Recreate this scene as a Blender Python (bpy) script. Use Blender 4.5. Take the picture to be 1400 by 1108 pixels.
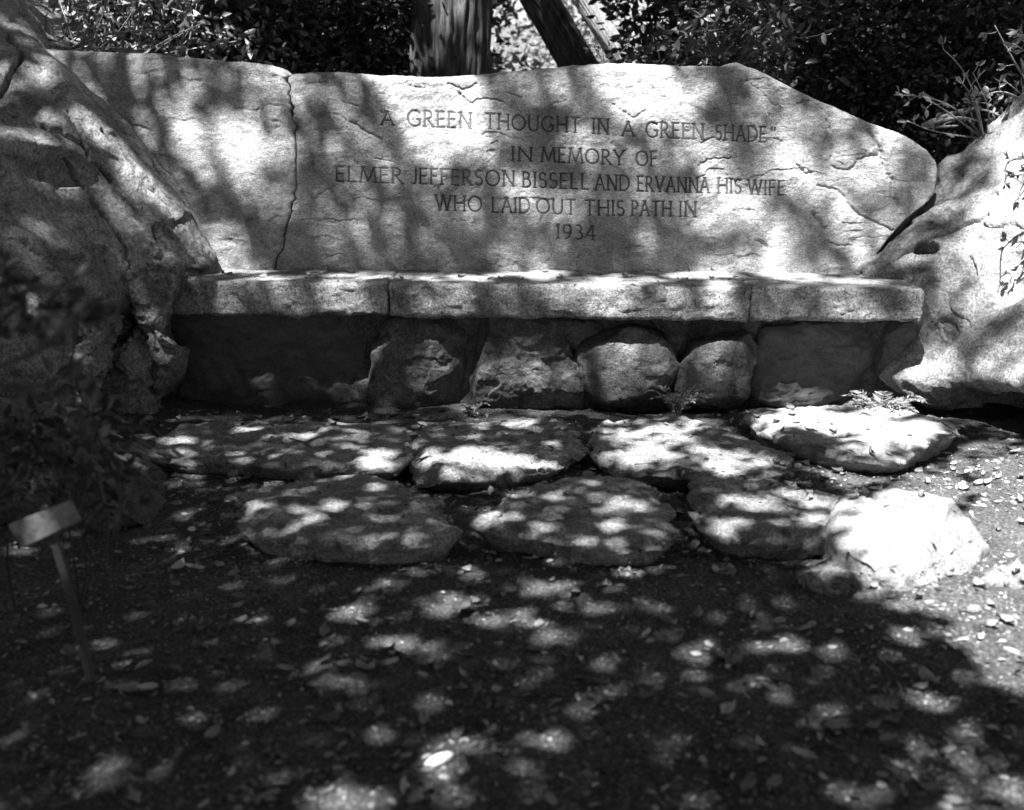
import bpy, math, random
import numpy as np
from mathutils import Vector, Matrix
from mathutils.bvhtree import BVHTree

random.seed(7)
RNG = np.random.default_rng(11)
for o in list(bpy.data.objects):
    bpy.data.objects.remove(o)
SC = bpy.context.scene
COL = SC.collection

# ------------------------------------------------------------------ camera
CAM_H, PITCH, FPX, PW, PH = 0.95, math.radians(13.24), 1500.0, 1400.0, 1108.0
cam_d = bpy.data.cameras.new("camera")
cam_d.sensor_width = 36.0
cam_d.lens = 36.0 * FPX / PW
cam_d.clip_start, cam_d.clip_end = 0.05, 1000.0
cam_d.dof.use_dof = True
cam_d.dof.focus_distance = 4.0
cam_d.dof.aperture_fstop = 3.2
cam = bpy.data.objects.new("camera", cam_d)
cam.location = (0, 0, CAM_H)
cam.rotation_euler = (math.pi / 2 - PITCH, 0, 0)
COL.objects.link(cam)
SC.camera = cam

# ------------------------------------------------------------------ light
SUN = Vector((-0.23, -0.43, 0.87)).normalized()          # towards the sun
world = bpy.data.worlds.new("World")
SC.world = world
world.use_nodes = True
wn, wl = world.node_tree.nodes, world.node_tree.links
bg = wn["Background"]
sky = wn.new("ShaderNodeTexSky")
sky.sky_type = 'NISHITA'
sky.sun_disc = False
sky.sun_elevation = math.asin(SUN.z)
sky.sun_rotation = math.atan2(SUN.x, SUN.y)
bw = wn.new("ShaderNodeRGBToBW")                          # black-and-white film
wl.new(sky.outputs[0], bw.inputs[0])
wl.new(bw.outputs[0], bg.inputs[0])
bg.inputs[1].default_value = 0.05
sl = bpy.data.lights.new("sun", 'SUN')
sl.energy = 5.0
sl.angle = math.radians(0.5)
sl.color = (1, 1, 1)
so = bpy.data.objects.new("sun", sl)
so.rotation_euler = (-SUN).to_track_quat('-Z', 'Y').to_euler()
so.location = SUN * 30
COL.objects.link(so)
SC.view_settings.view_transform = 'Standard'
SC.view_settings.look = 'None'
SC.view_settings.gamma = 1.0
SC.view_settings.exposure = 2.3
SC.cycles.use_denoising = True
SC.cycles.max_bounces = 5

# ------------------------------------------------------------------ helpers: picture measurements to space
CP, SP = math.cos(PITCH), math.sin(PITCH)


def ray(px, py):
    dx, dy = (px - 700.0) / FPX, (554.0 - py) / FPX
    return np.array((dx, CP + dy * SP, -SP + dy * CP))


def at_y(px, py, Y):
    d = ray(px, py)
    return np.array((0, 0, CAM_H)) + d * (Y / d[1])


def at_z(px, py, z):
    d = ray(px, py)
    return np.array((0, 0, CAM_H)) + d * ((z - CAM_H) / d[2])


def project(P):
    q = P - np.array((0, 0, CAM_H))
    depth = q[:, 1] * CP - q[:, 2] * SP
    up = q[:, 1] * SP + q[:, 2] * CP
    depth = np.maximum(depth, 1e-3)
    return 700 + FPX * q[:, 0] / depth, 554 - FPX * up / depth


# ------------------------------------------------------------------ helpers: noise
def _hash(ix, iy, iz, seed):
    h = (ix.astype(np.int64) * 374761393 + iy.astype(np.int64) * 668265263 + iz.astype(np.int64) * 2147483647 + seed * 974711)
    h = (h ^ (h >> 13)) * 1274126177
    h = h & 0x7fffffff
    h = (h ^ (h >> 16)) * 1103515245 & 0x7fffffff
    return (h / float(0x7fffffff)) * 2 - 1


def vnoise(P, seed=0):
    P = np.asarray(P, float)
    i = np.floor(P)
    f = P - i
    f = f * f * f * (f * (f * 6 - 15) + 10)
    i = i.astype(np.int64)
    out = 0
    for dx in (0, 1):
        wx = f[:, 0] if dx else 1 - f[:, 0]
        for dy in (0, 1):
            wy = f[:, 1] if dy else 1 - f[:, 1]
            for dz in (0, 1):
                wz = f[:, 2] if dz else 1 - f[:, 2]
                out = out + wx * wy * wz * _hash(i[:, 0] + dx, i[:, 1] + dy, i[:, 2] + dz, seed)
    return out


def fbm(P, scale, octaves=4, seed=0, gain=0.5):
    P = np.asarray(P, float) * scale + 17.3
    r, a = 0, 1.0
    for k in range(octaves):
        r = r + a * vnoise(P, seed + k * 7)
        P = P * 2.03 + 3.1
        a *= gain
    return r


def ridged(P, scale, octaves=4, seed=0):
    P = np.asarray(P, float) * scale + 5.7
    r, a = 0, 1.0
    for k in range(octaves):
        r = r + a * (1 - 2 * np.abs(vnoise(P, seed + k * 5)))
        P = P * 2.1 + 1.7
        a *= 0.5
    return r


def sstep(a, b, x):
    t = np.clip((x - a) / (b - a), 0, 1)
    return t * t * (3 - 2 * t)


# ------------------------------------------------------------------ helpers: objects
SURF = []          # what the sun pools and the litter fall on


def tag(o, label=None, cat=None, group=None, kind=None):
    if label: o["label"] = label
    if cat: o["category"] = cat
    if group: o["group"] = group
    if kind: o["kind"] = kind
    return o


def empty(name, loc):
    o = bpy.data.objects.new(name, None)
    o.empty_display_size = 0.1
    o.location = loc
    COL.objects.link(o)
    return o


def raw_mesh(name, V, F):
    """V (n,3); F (m,k) array or list of faces"""
    me = bpy.data.meshes.new(name)
    V = np.ascontiguousarray(V, dtype=np.float32)
    if isinstance(F, np.ndarray):
        m, k = F.shape
        me.vertices.add(len(V))
        me.vertices.foreach_set("co", V.ravel())
        me.loops.add(m * k)
        me.loops.foreach_set("vertex_index", np.ascontiguousarray(F, dtype=np.int32).ravel())
        me.polygons.add(m)
        me.polygons.foreach_set("loop_start", np.arange(0, m * k, k, dtype=np.int32))
        me.update(calc_edges=True)
        me.validate()
    else:
        me.from_pydata(V.tolist(), [], F)
        me.update()
    return me


def obj(name, V, F, mat, parent=None, origin=None, smooth=True, surf=False):
    """V in world space; the object's origin is put at `origin`, or at the middle of its foot"""
    V = np.asarray(V, float)
    if surf:
        SURF.append((V.copy(), F))
    if parent is not None and origin is None:
        org = np.array(parent.matrix_basis.translation) if parent.parent is None else np.array(parent["_org"])
        off = org
    else:
        if origin is None:
            origin = np.array(((V[:, 0].min() + V[:, 0].max()) / 2, (V[:, 1].min() + V[:, 1].max()) / 2, V[:, 2].min()))
        off = np.asarray(origin, float)
    me = raw_mesh(name, V - off, F)
    me.materials.append(mat)
    if smooth:
        me.polygons.foreach_set("use_smooth", np.ones(len(me.polygons), dtype=bool))
    o = bpy.data.objects.new(name, me)
    COL.objects.link(o)
    if parent is not None:
        o.parent = parent
    else:
        o.location = off
    return o


def grid_faces(nr, nc, wrap=False, base=0):
    r = np.arange(nr - 1)[:, None]
    c = np.arange(nc if wrap else nc - 1)[None, :]
    c2 = (c + 1) % nc
    a = r * nc + c; b = r * nc + c2; d = (r + 1) * nc + c2; e = (r + 1) * nc + c
    return np.stack((a, b, d, e), -1).reshape(-1, 4) + base


def grid_normals(P):
    du = np.gradient(P, axis=0); dv = np.gradient(P, axis=1)
    n = np.cross(du, dv)
    return n / (np.linalg.norm(n, axis=-1, keepdims=True) + 1e-12)


def catmull(P, n, closed=False):
    """resample control points along axis 0 to n points"""
    P = np.asarray(P, float)
    m = len(P)
    if closed:
        t = np.linspace(0, m, n, endpoint=False)
        g = lambda i: P[i % m]
    else:
        t = np.linspace(0, m - 1, n)
        g = lambda i: P[np.clip(i, 0, m - 1)]
    i = np.floor(t).astype(int)
    if not closed:
        i = np.minimum(i, m - 2)
    f = (t - i).reshape((-1,) + (1,) * (P.ndim - 1))
    p0, p1, p2, p3 = g(i - 1), g(i), g(i + 1), g(i + 2)
    return 0.5 * (2 * p1 + (p2 - p0) * f + (2 * p0 - 5 * p1 + 4 * p2 - p3) * f ** 2 + (3 * p1 - p0 - 3 * p2 + p3) * f ** 3)


def even_closed(P, n):
    P = np.vstack((P, P[:1]))
    L = np.concatenate(([0], np.cumsum(np.linalg.norm(np.diff(P, axis=0), axis=1))))
    t = np.linspace(0, L[-1], n, endpoint=False)
    return np.stack([np.interp(t, L, P[:, k]) for k in range(P.shape[1])], -1)


def seg_dist(X, Z, segs):
    """distance of points to the nearest of the segments [(x0,z0,x1,z1)]"""
    best = np.full(X.shape, 9.0)
    for x0, z0, x1, z1 in segs:
        dx, dz = x1 - x0, z1 - z0
        L = dx * dx + dz * dz + 1e-12
        t = np.clip(((X - x0) * dx + (Z - z0) * dz) / L, 0, 1)
        best = np.minimum(best, np.hypot(X - x0 - t * dx, Z - z0 - t * dz))
    return best


# ------------------------------------------------------------------ materials (all grey: the film is black and white)
def new_mat(name):
    m = bpy.data.materials.new(name)
    m.use_nodes = True
    nt = m.node_tree
    return m, nt.nodes, nt.links, nt.nodes["Principled BSDF"]


def grey(v):
    return (v, v, v, 1)


def ramp(n, pts):
    r = n.new("ShaderNodeValToRGB")
    e = r.color_ramp.elements
    e[0].position, e[0].color = pts[0][0], grey(pts[0][1])
    e[1].position, e[1].color = pts[-1][0], grey(pts[-1][1])
    for p, v in pts[1:-1]:
        q = e.new(p); q.color = grey(v)
    return r


def tex_noise(n, l, co, scale, detail=6, rough=0.6, dist=0.0):
    t = n.new("ShaderNodeTexNoise")
    t.inputs["Scale"].default_value = scale
    t.inputs["Detail"].default_value = detail
    t.inputs["Roughness"].default_value = rough
    t.inputs["Distortion"].default_value = dist
    l.new(co, t.inputs["Vector"])
    return t


def mathn(n, l, op, a, b):
    m = n.new("ShaderNodeMath"); m.operation = op
    for k, v in enumerate((a, b)):
        if isinstance(v, (int, float)): m.inputs[k].default_value = v
        else: l.new(v, m.inputs[k])
    return m.outputs[0]


def stone_mat(name, lo, hi, bump=0.5, stain=0.55, speck=0.35, stretch=(1, 1, 1), fine=160.0, stain_scale=3.0, lichen=0.25):
    m, n, l, b = new_mat(name)
    tc = n.new("ShaderNodeTexCoord")
    mp = n.new("ShaderNodeMapping")
    mp.inputs["Scale"].default_value = stretch
    l.new(tc.outputs["Object"], mp.inputs[0])
    co = mp.outputs[0]
    n1 = tex_noise(n, l, co, 9.0, 9, 0.68, 0.4)
    r1 = ramp(n, [(0.30, lo), (0.55, (lo + hi) / 2), (0.75, hi)])
    l.new(n1.outputs["Fac"], r1.inputs[0])
    n2 = tex_noise(n, l, co, stain_scale, 5, 0.6, 1.2)               # weather stains
    r2 = ramp(n, [(0.36, stain), (0.56, 1.0)])
    l.new(n2.outputs["Fac"], r2.inputs[0])
    n3 = tex_noise(n, l, co, fine, 3, 0.7)                            # mineral grain
    r3 = ramp(n, [(0.36, 1 - speck), (0.5, 1.0), (0.64, 1 + speck)])
    l.new(n3.outputs["Fac"], r3.inputs[0])
    n4 = tex_noise(n, l, co, 26.0, 7, 0.75, 0.8)                      # lichen blotches
    r4 = ramp(n, [(0.36, 1 - 1.6 * lichen), (0.46, 1.0), (0.58, 1.0), (0.64, 1 + lichen)])
    l.new(n4.outputs["Fac"], r4.inputs[0])
    f = mathn(n, l, 'MULTIPLY', r1.outputs[0], r2.outputs[0])
    f = mathn(n, l, 'MULTIPLY', f, r3.outputs[0])
    f = mathn(n, l, 'MULTIPLY', f, r4.outputs[0])
    l.new(f, b.inputs["Base Color"])
    b.inputs["Roughness"].default_value = 0.85
    b.inputs["Specular IOR Level"].default_value = 0.25
    h1 = tex_noise(n, l, co, 55.0, 8, 0.72, 0.3)
    h2 = tex_noise(n, l, co, fine * 1.4, 3, 0.6)
    h = mathn(n, l, 'ADD', h1.outputs["Fac"], mathn(n, l, 'MULTIPLY', h2.outputs["Fac"], 0.45))
    bp = n.new("ShaderNodeBump")
    bp.inputs["Strength"].default_value = bump
    bp.inputs["Distance"].default_value = 0.012
    l.new(h, bp.inputs["Height"])
    l.new(bp.outputs[0], b.inputs["Normal"])
    return m


def leaf_mat(name, lo, hi, rough=0.5, transl=0.0, per_object=False, spec=0.4):
    m, n, l, b = new_mat(name)
    g = n.new("ShaderNodeNewGeometry")
    oi = n.new("ShaderNodeObjectInfo")
    src = oi.outputs["Random"] if per_object else g.outputs["Random Per Island"]
    r = ramp(n, [(0.0, lo), (0.7, (lo + hi) / 2), (1.0, hi)])
    l.new(src, r.inputs[0])
    tc = n.new("ShaderNodeTexCoord")
    nz = tex_noise(n, l, tc.outputs["Object"], 45.0, 4, 0.6)
    rz = ramp(n, [(0.3, 0.7), (0.7, 1.15)])
    l.new(nz.outputs["Fac"], rz.inputs[0])
    c = mathn(n, l, 'MULTIPLY', r.outputs[0], rz.outputs[0])
    l.new(c, b.inputs["Base Color"])
    b.inputs["Roughness"].default_value = rough
    b.inputs["Specular IOR Level"].default_value = spec
    if transl:
        t = n.new("ShaderNodeBsdfTranslucent")
        l.new(c, t.inputs[0])
        mx = n.new("ShaderNodeMixShader")
        mx.inputs[0].default_value = transl
        l.new(b.outputs[0], mx.inputs[1]); l.new(t.outputs[0], mx.inputs[2])
        l.new(mx.outputs[0], n["Material Output"].inputs[0])
    return m


def bark_mat(name, lo, hi, zs=0.13):
    m, n, l, b = new_mat(name)
    tc = n.new("ShaderNodeTexCoord")
    mp = n.new("ShaderNodeMapping"); mp.inputs["Scale"].default_value = (1, 1, zs)
    l.new(tc.outputs["Object"], mp.inputs[0])
    a = tex_noise(n, l, mp.outputs[0], 26.0, 8, 0.7, 0.6)
    r = ramp(n, [(0.35, lo), (0.7, hi)])
    l.new(a.outputs["Fac"], r.inputs[0])
    l.new(r.outputs[0], b.inputs["Base Color"])
    b.inputs["Roughness"].default_value = 0.9
    bp = n.new("ShaderNodeBump"); bp.inputs["Strength"].default_value = 0.9; bp.inputs["Distance"].default_value = 0.03
    l.new(a.outputs["Fac"], bp.inputs["Height"]); l.new(bp.outputs[0], b.inputs["Normal"])
    return m


def soil_mat():
    m, n, l, b = new_mat("soil")
    tc = n.new("ShaderNodeTexCoord")
    co = tc.outputs["Object"]
    a = tex_noise(n, l, co, 5.0, 8, 0.65, 0.5)
    r = ramp(n, [(0.3, 0.06), (0.7, 0.13)])
    l.new(a.outputs["Fac"], r.inputs[0])
    g = tex_noise(n, l, co, 130.0, 5, 0.75)
    rg = ramp(n, [(0.38, 0.35), (0.52, 1.0), (0.64, 2.0)])
    l.new(g.outputs["Fac"], rg.inputs[0])
    v = n.new("ShaderNodeTexVoronoi"); v.inputs["Scale"].default_value = 110.0
    l.new(co, v.inputs["Vector"])
    rv = ramp(n, [(0.0, 1.2), (0.14, 1.1), (0.22, 1.0), (1.0, 1.0)])
    l.new(v.outputs["Distance"], rv.inputs[0])
    c = mathn(n, l, 'MULTIPLY', mathn(n, l, 'MULTIPLY', r.outputs[0], rg.outputs[0]), rv.outputs[0])
    l.new(c, b.inputs["Base Color"])
    b.inputs["Roughness"].default_value = 0.95
    b.inputs["Specular IOR Level"].default_value = 0.15
    h = tex_noise(n, l, co, 70.0, 8, 0.75)
    bp = n.new("ShaderNodeBump"); bp.inputs["Strength"].default_value = 0.95; bp.inputs["Distance"].default_value = 0.016
    l.new(h.outputs["Fac"], bp.inputs["Height"]); l.new(bp.outputs[0], b.inputs["Normal"])
    return m


M_WALL = stone_mat("granite_back", 0.29, 0.52, 0.65, 0.62, 0.42, (1, 1, 1.7), 130.0, 2.6, 0.22)
M_SEAT = stone_mat("granite_seat", 0.22, 0.46, 0.8, 0.5, 0.5, (1, 1, 1), 110.0, 4.0, 0.36)
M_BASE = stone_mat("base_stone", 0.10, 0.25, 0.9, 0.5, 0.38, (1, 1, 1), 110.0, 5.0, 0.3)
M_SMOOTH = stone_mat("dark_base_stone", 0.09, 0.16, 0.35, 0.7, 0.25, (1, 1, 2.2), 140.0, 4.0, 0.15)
M_BOULD = stone_mat("boulder_stone", 0.16, 0.38, 0.8, 0.5, 0.42, (1, 1, 1), 100.0, 2.2, 0.4)
M_BOULD_R = stone_mat("pale_boulder_stone", 0.20, 0.44, 0.8, 0.45, 0.45, (1, 1, 1), 105.0, 2.8, 0.3)
M_STEP = stone_mat("flagstone", 0.17, 0.36, 0.7, 0.5, 0.5, (1, 1, 1), 130.0, 4.5, 0.32)
M_PALE = stone_mat("pale_rock", 0.22, 0.42, 0.6, 0.6, 0.35, (1, 1, 1), 140.0, 3.0, 0.15)
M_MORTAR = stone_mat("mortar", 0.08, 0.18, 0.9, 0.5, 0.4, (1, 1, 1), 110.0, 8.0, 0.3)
M_LETTER_SHADE = stone_mat("letter_shade", 0.06, 0.13, 0.3, 0.7, 0.3)  # shade inside the letter cuts, put into the colour
M_SOIL = soil_mat()
M_LEAF_DARK = leaf_mat("dark_foliage", 0.02, 0.09, 0.45, 0.15, spec=0.5)
M_LEAF_CAN = leaf_mat("canopy_foliage", 0.03, 0.06, 0.6, 0.0, spec=0.2)
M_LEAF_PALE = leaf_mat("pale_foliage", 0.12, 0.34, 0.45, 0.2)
M_LEAF_NEAR = leaf_mat("near_foliage", 0.04, 0.14, 0.45, 0.1)
M_LEAF_SHADE = leaf_mat("shady_foliage", 0.02, 0.085, 0.5, 0.1, spec=0.3)
M_FERN = leaf_mat("fern_fronds", 0.13, 0.27, 0.5, 0.2)
M_LITTER = leaf_mat("dry_leaf", 0.10, 0.50, 0.65, 0.0, per_object=True)
M_DEBRIS = leaf_mat("dry_debris", 0.05, 0.42, 0.75, 0.0)
M_BARK = bark_mat("bark", 0.015, 0.17)
M_BARK_DARK = bark_mat("dark_bark", 0.02, 0.08)
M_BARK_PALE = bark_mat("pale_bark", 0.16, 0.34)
M_TWIG = bark_mat("twig_bark", 0.22, 0.42)
M_WOOD = bark_mat("weathered_wood", 0.06, 0.13)
M_PLATE = stone_mat("sign_plate", 0.18, 0.42, 0.15, 0.45, 0.15, (1, 1, 1), 120.0, 22.0, 0.3)
M_PEBBLE = stone_mat("white_pebble", 0.6, 0.85, 0.4, 0.7, 0.3, (1, 1, 1), 320.0, 60.0)

# ------------------------------------------------------------------ ground
def axis(parts):
    out = []
    for a, b, n in parts:
        out.append(np.linspace(a, b, n, endpoint=False))
    out.append([parts[-1][1]])
    return np.concatenate(out)


gx = axis([(-250, -30, 12), (-30, -3, 40), (-3, 3, 460), (3, 30, 40), (30, 250, 12)])
gy = axis([(-250, -20, 12), (-20, 1.0, 50), (1.0, 4.4, 300), (4.4, 30, 90), (30, 400, 14)])
GX, GY = np.meshgrid(gx, gy)
GP = np.stack((GX.ravel(), GY.ravel(), np.zeros(GX.size)), -1)


def ground_z(P):
    z = 0.022 * fbm(P, 1.1, 3, 3) + 0.008 * fbm(P, 6, 4, 9)
    near = (np.abs(P[:, 0]) < 3.2) & (P[:, 1] < 4.6) & (P[:, 1] > 0.6)
    z = z + np.where(near, 0.0035 * ridged(P, 28, 3, 21), 0)
    z = z + 0.10 * sstep(-1.0, -2.0, P[:, 0]) * sstep(1.2, 2.6, P[:, 1])          # bank at the left
    z = z + 0.9 * sstep(5.2, 12.0, P[:, 1]) + 6 * sstep(14, 60, P[:, 1])          # slope rising behind the seat
    return z - 0.012


GP[:, 2] = ground_z(GP)
g = obj("ground", GP, grid_faces(len(gy), len(gx)), M_SOIL, origin=(0, 0, 0), surf=True)
tag(g, "bare dark soil of the path and the woodland floor", "ground", kind="structure")

# ------------------------------------------------------------------ stone bench
bench = empty("stone_bench", (0.05, 4.1, 0.0))
tag(bench, "carved granite memorial bench with an inscribed back between two boulders", "bench")
Y_WALL, LEAN, Z_SEAT = 4.33, 0.13, 0.47


def on_wall(px, py):
    """point on the leaning face of the back"""
    d = ray(px, py)
    t = (Y_WALL + LEAN * (CAM_H - Z_SEAT)) / (d[1] - LEAN * d[2])
    return np.array((0, 0, CAM_H)) + d * t


def wall_xz(pts):
    return [tuple(on_wall(*p)[[0, 2]]) for p in pts]


# letters: stroke skeletons, cap height 1
def arc(cx, cy, rx, ry, a0, a1, n=12):
    a = np.radians(np.linspace(a0, a1, n))
    return [(cx + rx * math.cos(t), cy + ry * math.sin(t)) for t in a]


GLYPH = {
    'A': (0.74, [[(0, 0), (.37, 1)], [(.37, 1), (.74, 0)], [(.14, .36), (.60, .36)]]),
    'B': (0.54, [[(.04, 0), (.04, 1)], [(.04, 1), (.22, 1)] + arc(.22, .77, .22, .23, 90, -90) + [(.04, .54)],
                 [(.22, .54)] + arc(.25, .27, .28, .27, 90, -90) + [(.04, 0)]]),
    'D': (0.78, [[(.04, 0), (.04, 1)], [(.04, 1), (.28, 1)] + arc(.28, .5, .50, .5, 90, -90, 18) + [(.04, 0)]]),
    'E': (0.50, [[(.04, 0), (.04, 1)], [(.04, 1), (.48, 1)], [(.04, .53), (.42, .53)], [(.04, 0), (.50, 0)]]),
    'F': (0.48, [[(.04, 0), (.04, 1)], [(.04, 1), (.48, 1)], [(.04, .52), (.42, .52)]]),
    'G': (0.84, [arc(.46, .5, .46, .5, 45, 318, 24), [(.80, .13), (.80, .44)], [(.62, .44), (.86, .44)]]),
    'H': (0.76, [[(.04, 0), (.04, 1)], [(.72, 0), (.72, 1)], [(.04, .52), (.72, .52)]]),
    'I': (0.10, [[(.05, 0), (.05, 1)]]),
    'J': (0.36, [[(.34, 1), (.34, .16)] + arc(.20, .16, .14, .17, 0, -130, 8)]),
    'L': (0.50, [[(.04, 0), (.04, 1)], [(.04, 0), (.50, 0)]]),
    'M': (0.94, [[(0, 0), (.12, 1)], [(.12, 1), (.47, .06)], [(.47, .06), (.82, 1)], [(.82, 1), (.94, 0)]]),
    'N': (0.78, [[(.06, 0), (.06, 1)], [(.06, 1), (.74, 0)], [(.74, 0), (.74, 1)]]),
    'O': (0.92, [arc(.46, .5, .46, .5, 0, 360, 28)]),
    'P': (0.52, [[(.04, 0), (.04, 1)], [(.04, 1), (.24, 1)] + arc(.24, .74, .27, .26, 90, -90) + [(.04, .48)]]),
    'R': (0.62, [[(.04, 0), (.04, 1)], [(.04, 1), (.22, 1)] + arc(.22, .75, .26, .25, 90, -90) + [(.04, .50)], [(.20, .50), (.62, 0)]]),
    'S': (0.48, [arc(.24, .755, .21, .245, 40, 270, 14)[:-1] + arc(.24, .265, .23, .265, 90, -140, 14)]),
    'T': (0.68, [[(.34, 0), (.34, 1)], [(0, 1), (.68, 1)]]),
    'U': (0.74, [[(.05, 1), (.05, .34)] + arc(.37, .34, .32, .34, 180, 360, 14) + [(.69, 1)]]),
    'V': (0.72, [[(0, 1), (.36, 0)], [(.36, 0), (.72, 1)]]),
    'W': (1.08, [[(0, 1), (.28, 0)], [(.28, 0), (.54, 1)], [(.54, 1), (.80, 0)], [(.80, 0), (1.08, 1)]]),
    'Y': (0.68, [[(0, 1), (.34, .48)], [(.68, 1), (.34, .48)], [(.34, .48), (.34, 0)]]),
    '1': (0.20, [[(.12, 0), (.12, 1)], [(.0, .86), (.12, 1)]]),
    '9': (0.54, [arc(.27, .70, .25, .30, 0, 360, 18), arc(.02, .62, .50, .66, 5, -72, 10)]),
    '3': (0.50, [arc(.22, .77, .20, .23, 130, -90, 12) , arc(.22, .27, .27, .27, 90, -130, 14)]),
    '4': (0.62, [[(.44, 0), (.44, 1)], [(.44, 1), (0, .30)], [(0, .30), (.62, .30)]]),
    '"': (0.22, [[(.04, 1.08), (.04, .88)], [(.18, 1.08), (.18, .88)]]),
}
SERIF_AT = 'ABDEFHILMNPRTUVWY14'
# word, left px, right px, baseline left, baseline right, cap height px
WORDS = [('"', 521, 527, 170, 170, 18), ('A', 522, 538, 171, 171.5, 18), ('GREEN', 558, 644, 172.5, 176, 21), ('THOUGHT', 664, 793, 176, 182, 20.5),
         ('IN', 811, 832, 183, 184, 20.5), ('A', 851, 867, 186, 186.5, 19), ('GREEN', 884, 962, 187.5, 191, 20.5), ('SHADE', 979, 1048, 191.5, 194.5, 20.5), ('"', 1055, 1061, 195, 195, 18),
         ('IN', 700, 727, 219.5, 220.5, 18.5), ('MEMORY', 741, 853, 221, 226, 19.5), ('OF', 870, 898, 226.5, 227.5, 19.5),
         ('ELMER', 459, 550, 248, 251, 20), ('JEFFERSON', 562, 703, 251, 255, 20.5), ('BISSELL', 715, 805, 256, 259, 20.5), ('AND', 814, 860, 259.5, 260.5, 20),
         ('ERVANNA', 872, 970, 261.5, 264, 20), ('HIS', 983, 1014, 264.5, 265.5, 20), ('WIFE', 1024, 1073, 266, 267, 19.5),
         ('WHO', 596, 658, 287, 289.5, 20), ('LAID', 673, 724, 290, 291.5, 20), ('OUT', 734, 787, 292, 293.5, 20), ('THIS', 800, 853, 294, 295, 20), ('PATH', 864, 918, 295, 296, 20), ('IN', 930, 952, 296.5, 297, 20),
         ('1934', 761, 814, 326, 328, 19)]
word_segs = []        # per word: (segments, half widths)
for w, xa, xb, ya, yb, cap in WORDS:
    gap = 0.26
    tot = sum(GLYPH[c][0] for c in w) + gap * (len(w) - 1)
    # narrow glyph such as quote marks keep their own width
    k = (xb - xa) / tot
    x, segs = 0.0, []
    for c in w:
        gw, strokes = GLYPH[c]
        for st in strokes:
            pts = []
            for (u, v) in st:
                px = xa + (x + u) * k
                py = ya + (yb - ya) * ((px - xa) / (xb - xa)) - v * cap
                pts.append((px, py))
            if c in SERIF_AT:                       # small bracketed serifs on free stroke ends
                for (u, v) in (st[0], st[-1]):
                    if v in (0, 1) and u > -0.5 and len(st) == 2 and st[0][1] != st[1][1]:
                        px = xa + (x + u) * k
                        py = ya + (yb - ya) * ((px - xa) / (xb - xa)) - v * cap
                        segs.append(wall_xz([(px - 2.2, py), (px + 2.2, py)]) + [0.7])
            xz = wall_xz(pts)
            for a, b in zip(xz[:-1], xz[1:]):
                slope = abs(b[1] - a[1]) > abs(b[0] - a[0]) * 0.8
                segs.append([a, b, 1.0 if slope else 0.9])
        x += gw + gap
    word_segs.append(segs)

HALF = 0.0048          # half width of a main stroke
CRACKS = [  # flaked edges of the back, width px
    ([(1130, 165), (1139, 190), (1138, 226), (1160, 232), (1172, 220), (1180, 216)], 2.2), ([(1186, 178), (1203, 205), (1212, 232), (1221, 250), (1222, 268), (1229, 277)], 3.5),
    ([(1120, 254), (1148, 264), (1170, 290), (1200, 305), (1222, 316)], 2.6), ([(1113, 293), (1128, 314)], 5.0), ([(1130, 330), (1150, 337), (1166, 336)], 2),
    ([(1022, 110), (1040, 125), (1056, 141), (1070, 148)], 1.6), ([(1022, 110), (1010, 122)], 1.6), ([(1090, 142), (1110, 138), (1124, 150)], 1.8),
    ([(628, 128), (642, 140), (660, 135), (690, 140)], 2.0), ([(480, 166), (498, 178), (520, 190)], 2.6), ([(838, 143), (854, 154), (868, 160), (884, 150)], 1.8),
    ([(694, 128), (712, 134), (716, 142)], 1.6), ([(750, 152), (758, 142), (775, 138)], 1.4), ([(956, 226), (970, 218), (1000, 217)], 1.5), ([(960, 196), (976, 188)], 1.8),
    ([(1090, 225), (1100, 236), (1110, 236)], 2.2), ([(1200, 212), (1180, 215)], 1.8), ([(560, 118), (580, 121)], 1.6), ([(612, 114), (634, 122), (652, 114)], 1.8), ([(430, 270), (460, 252)], 1.8),
    ([(452, 304), (484, 300)], 1.4), ([(1036, 328), (1050, 340)], 4.0), ([(320, 148), (348, 152), (368, 144), (388, 146)], 1.6), ([(172, 180), (186, 172), (205, 182), (214, 205), (213, 220), (240, 250), (262, 290)], 2.0),
    ([(470, 140), (492, 146)], 1.4), ([(420, 115), (445, 112)], 1.4), ([(900, 255), (930, 250)], 1.2), ([(508, 216), (540, 222)], 1.3), ([(620, 300), (650, 306)], 1.3),
]
crack_segs = []
for pts, wpx in CRACKS:
    xz = np.array(wall_xz(pts))
    # roughen the line
    fine = catmull(xz, len(xz) * 6)
    j = RNG.normal(0, 0.0022, fine.shape)
    fine = fine + j
    wv = wpx * 0.0029
    crack_segs.append(([(a[0], a[1], b[0], b[1]) for a, b in zip(fine[:-1], fine[1:])], wv))


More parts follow.
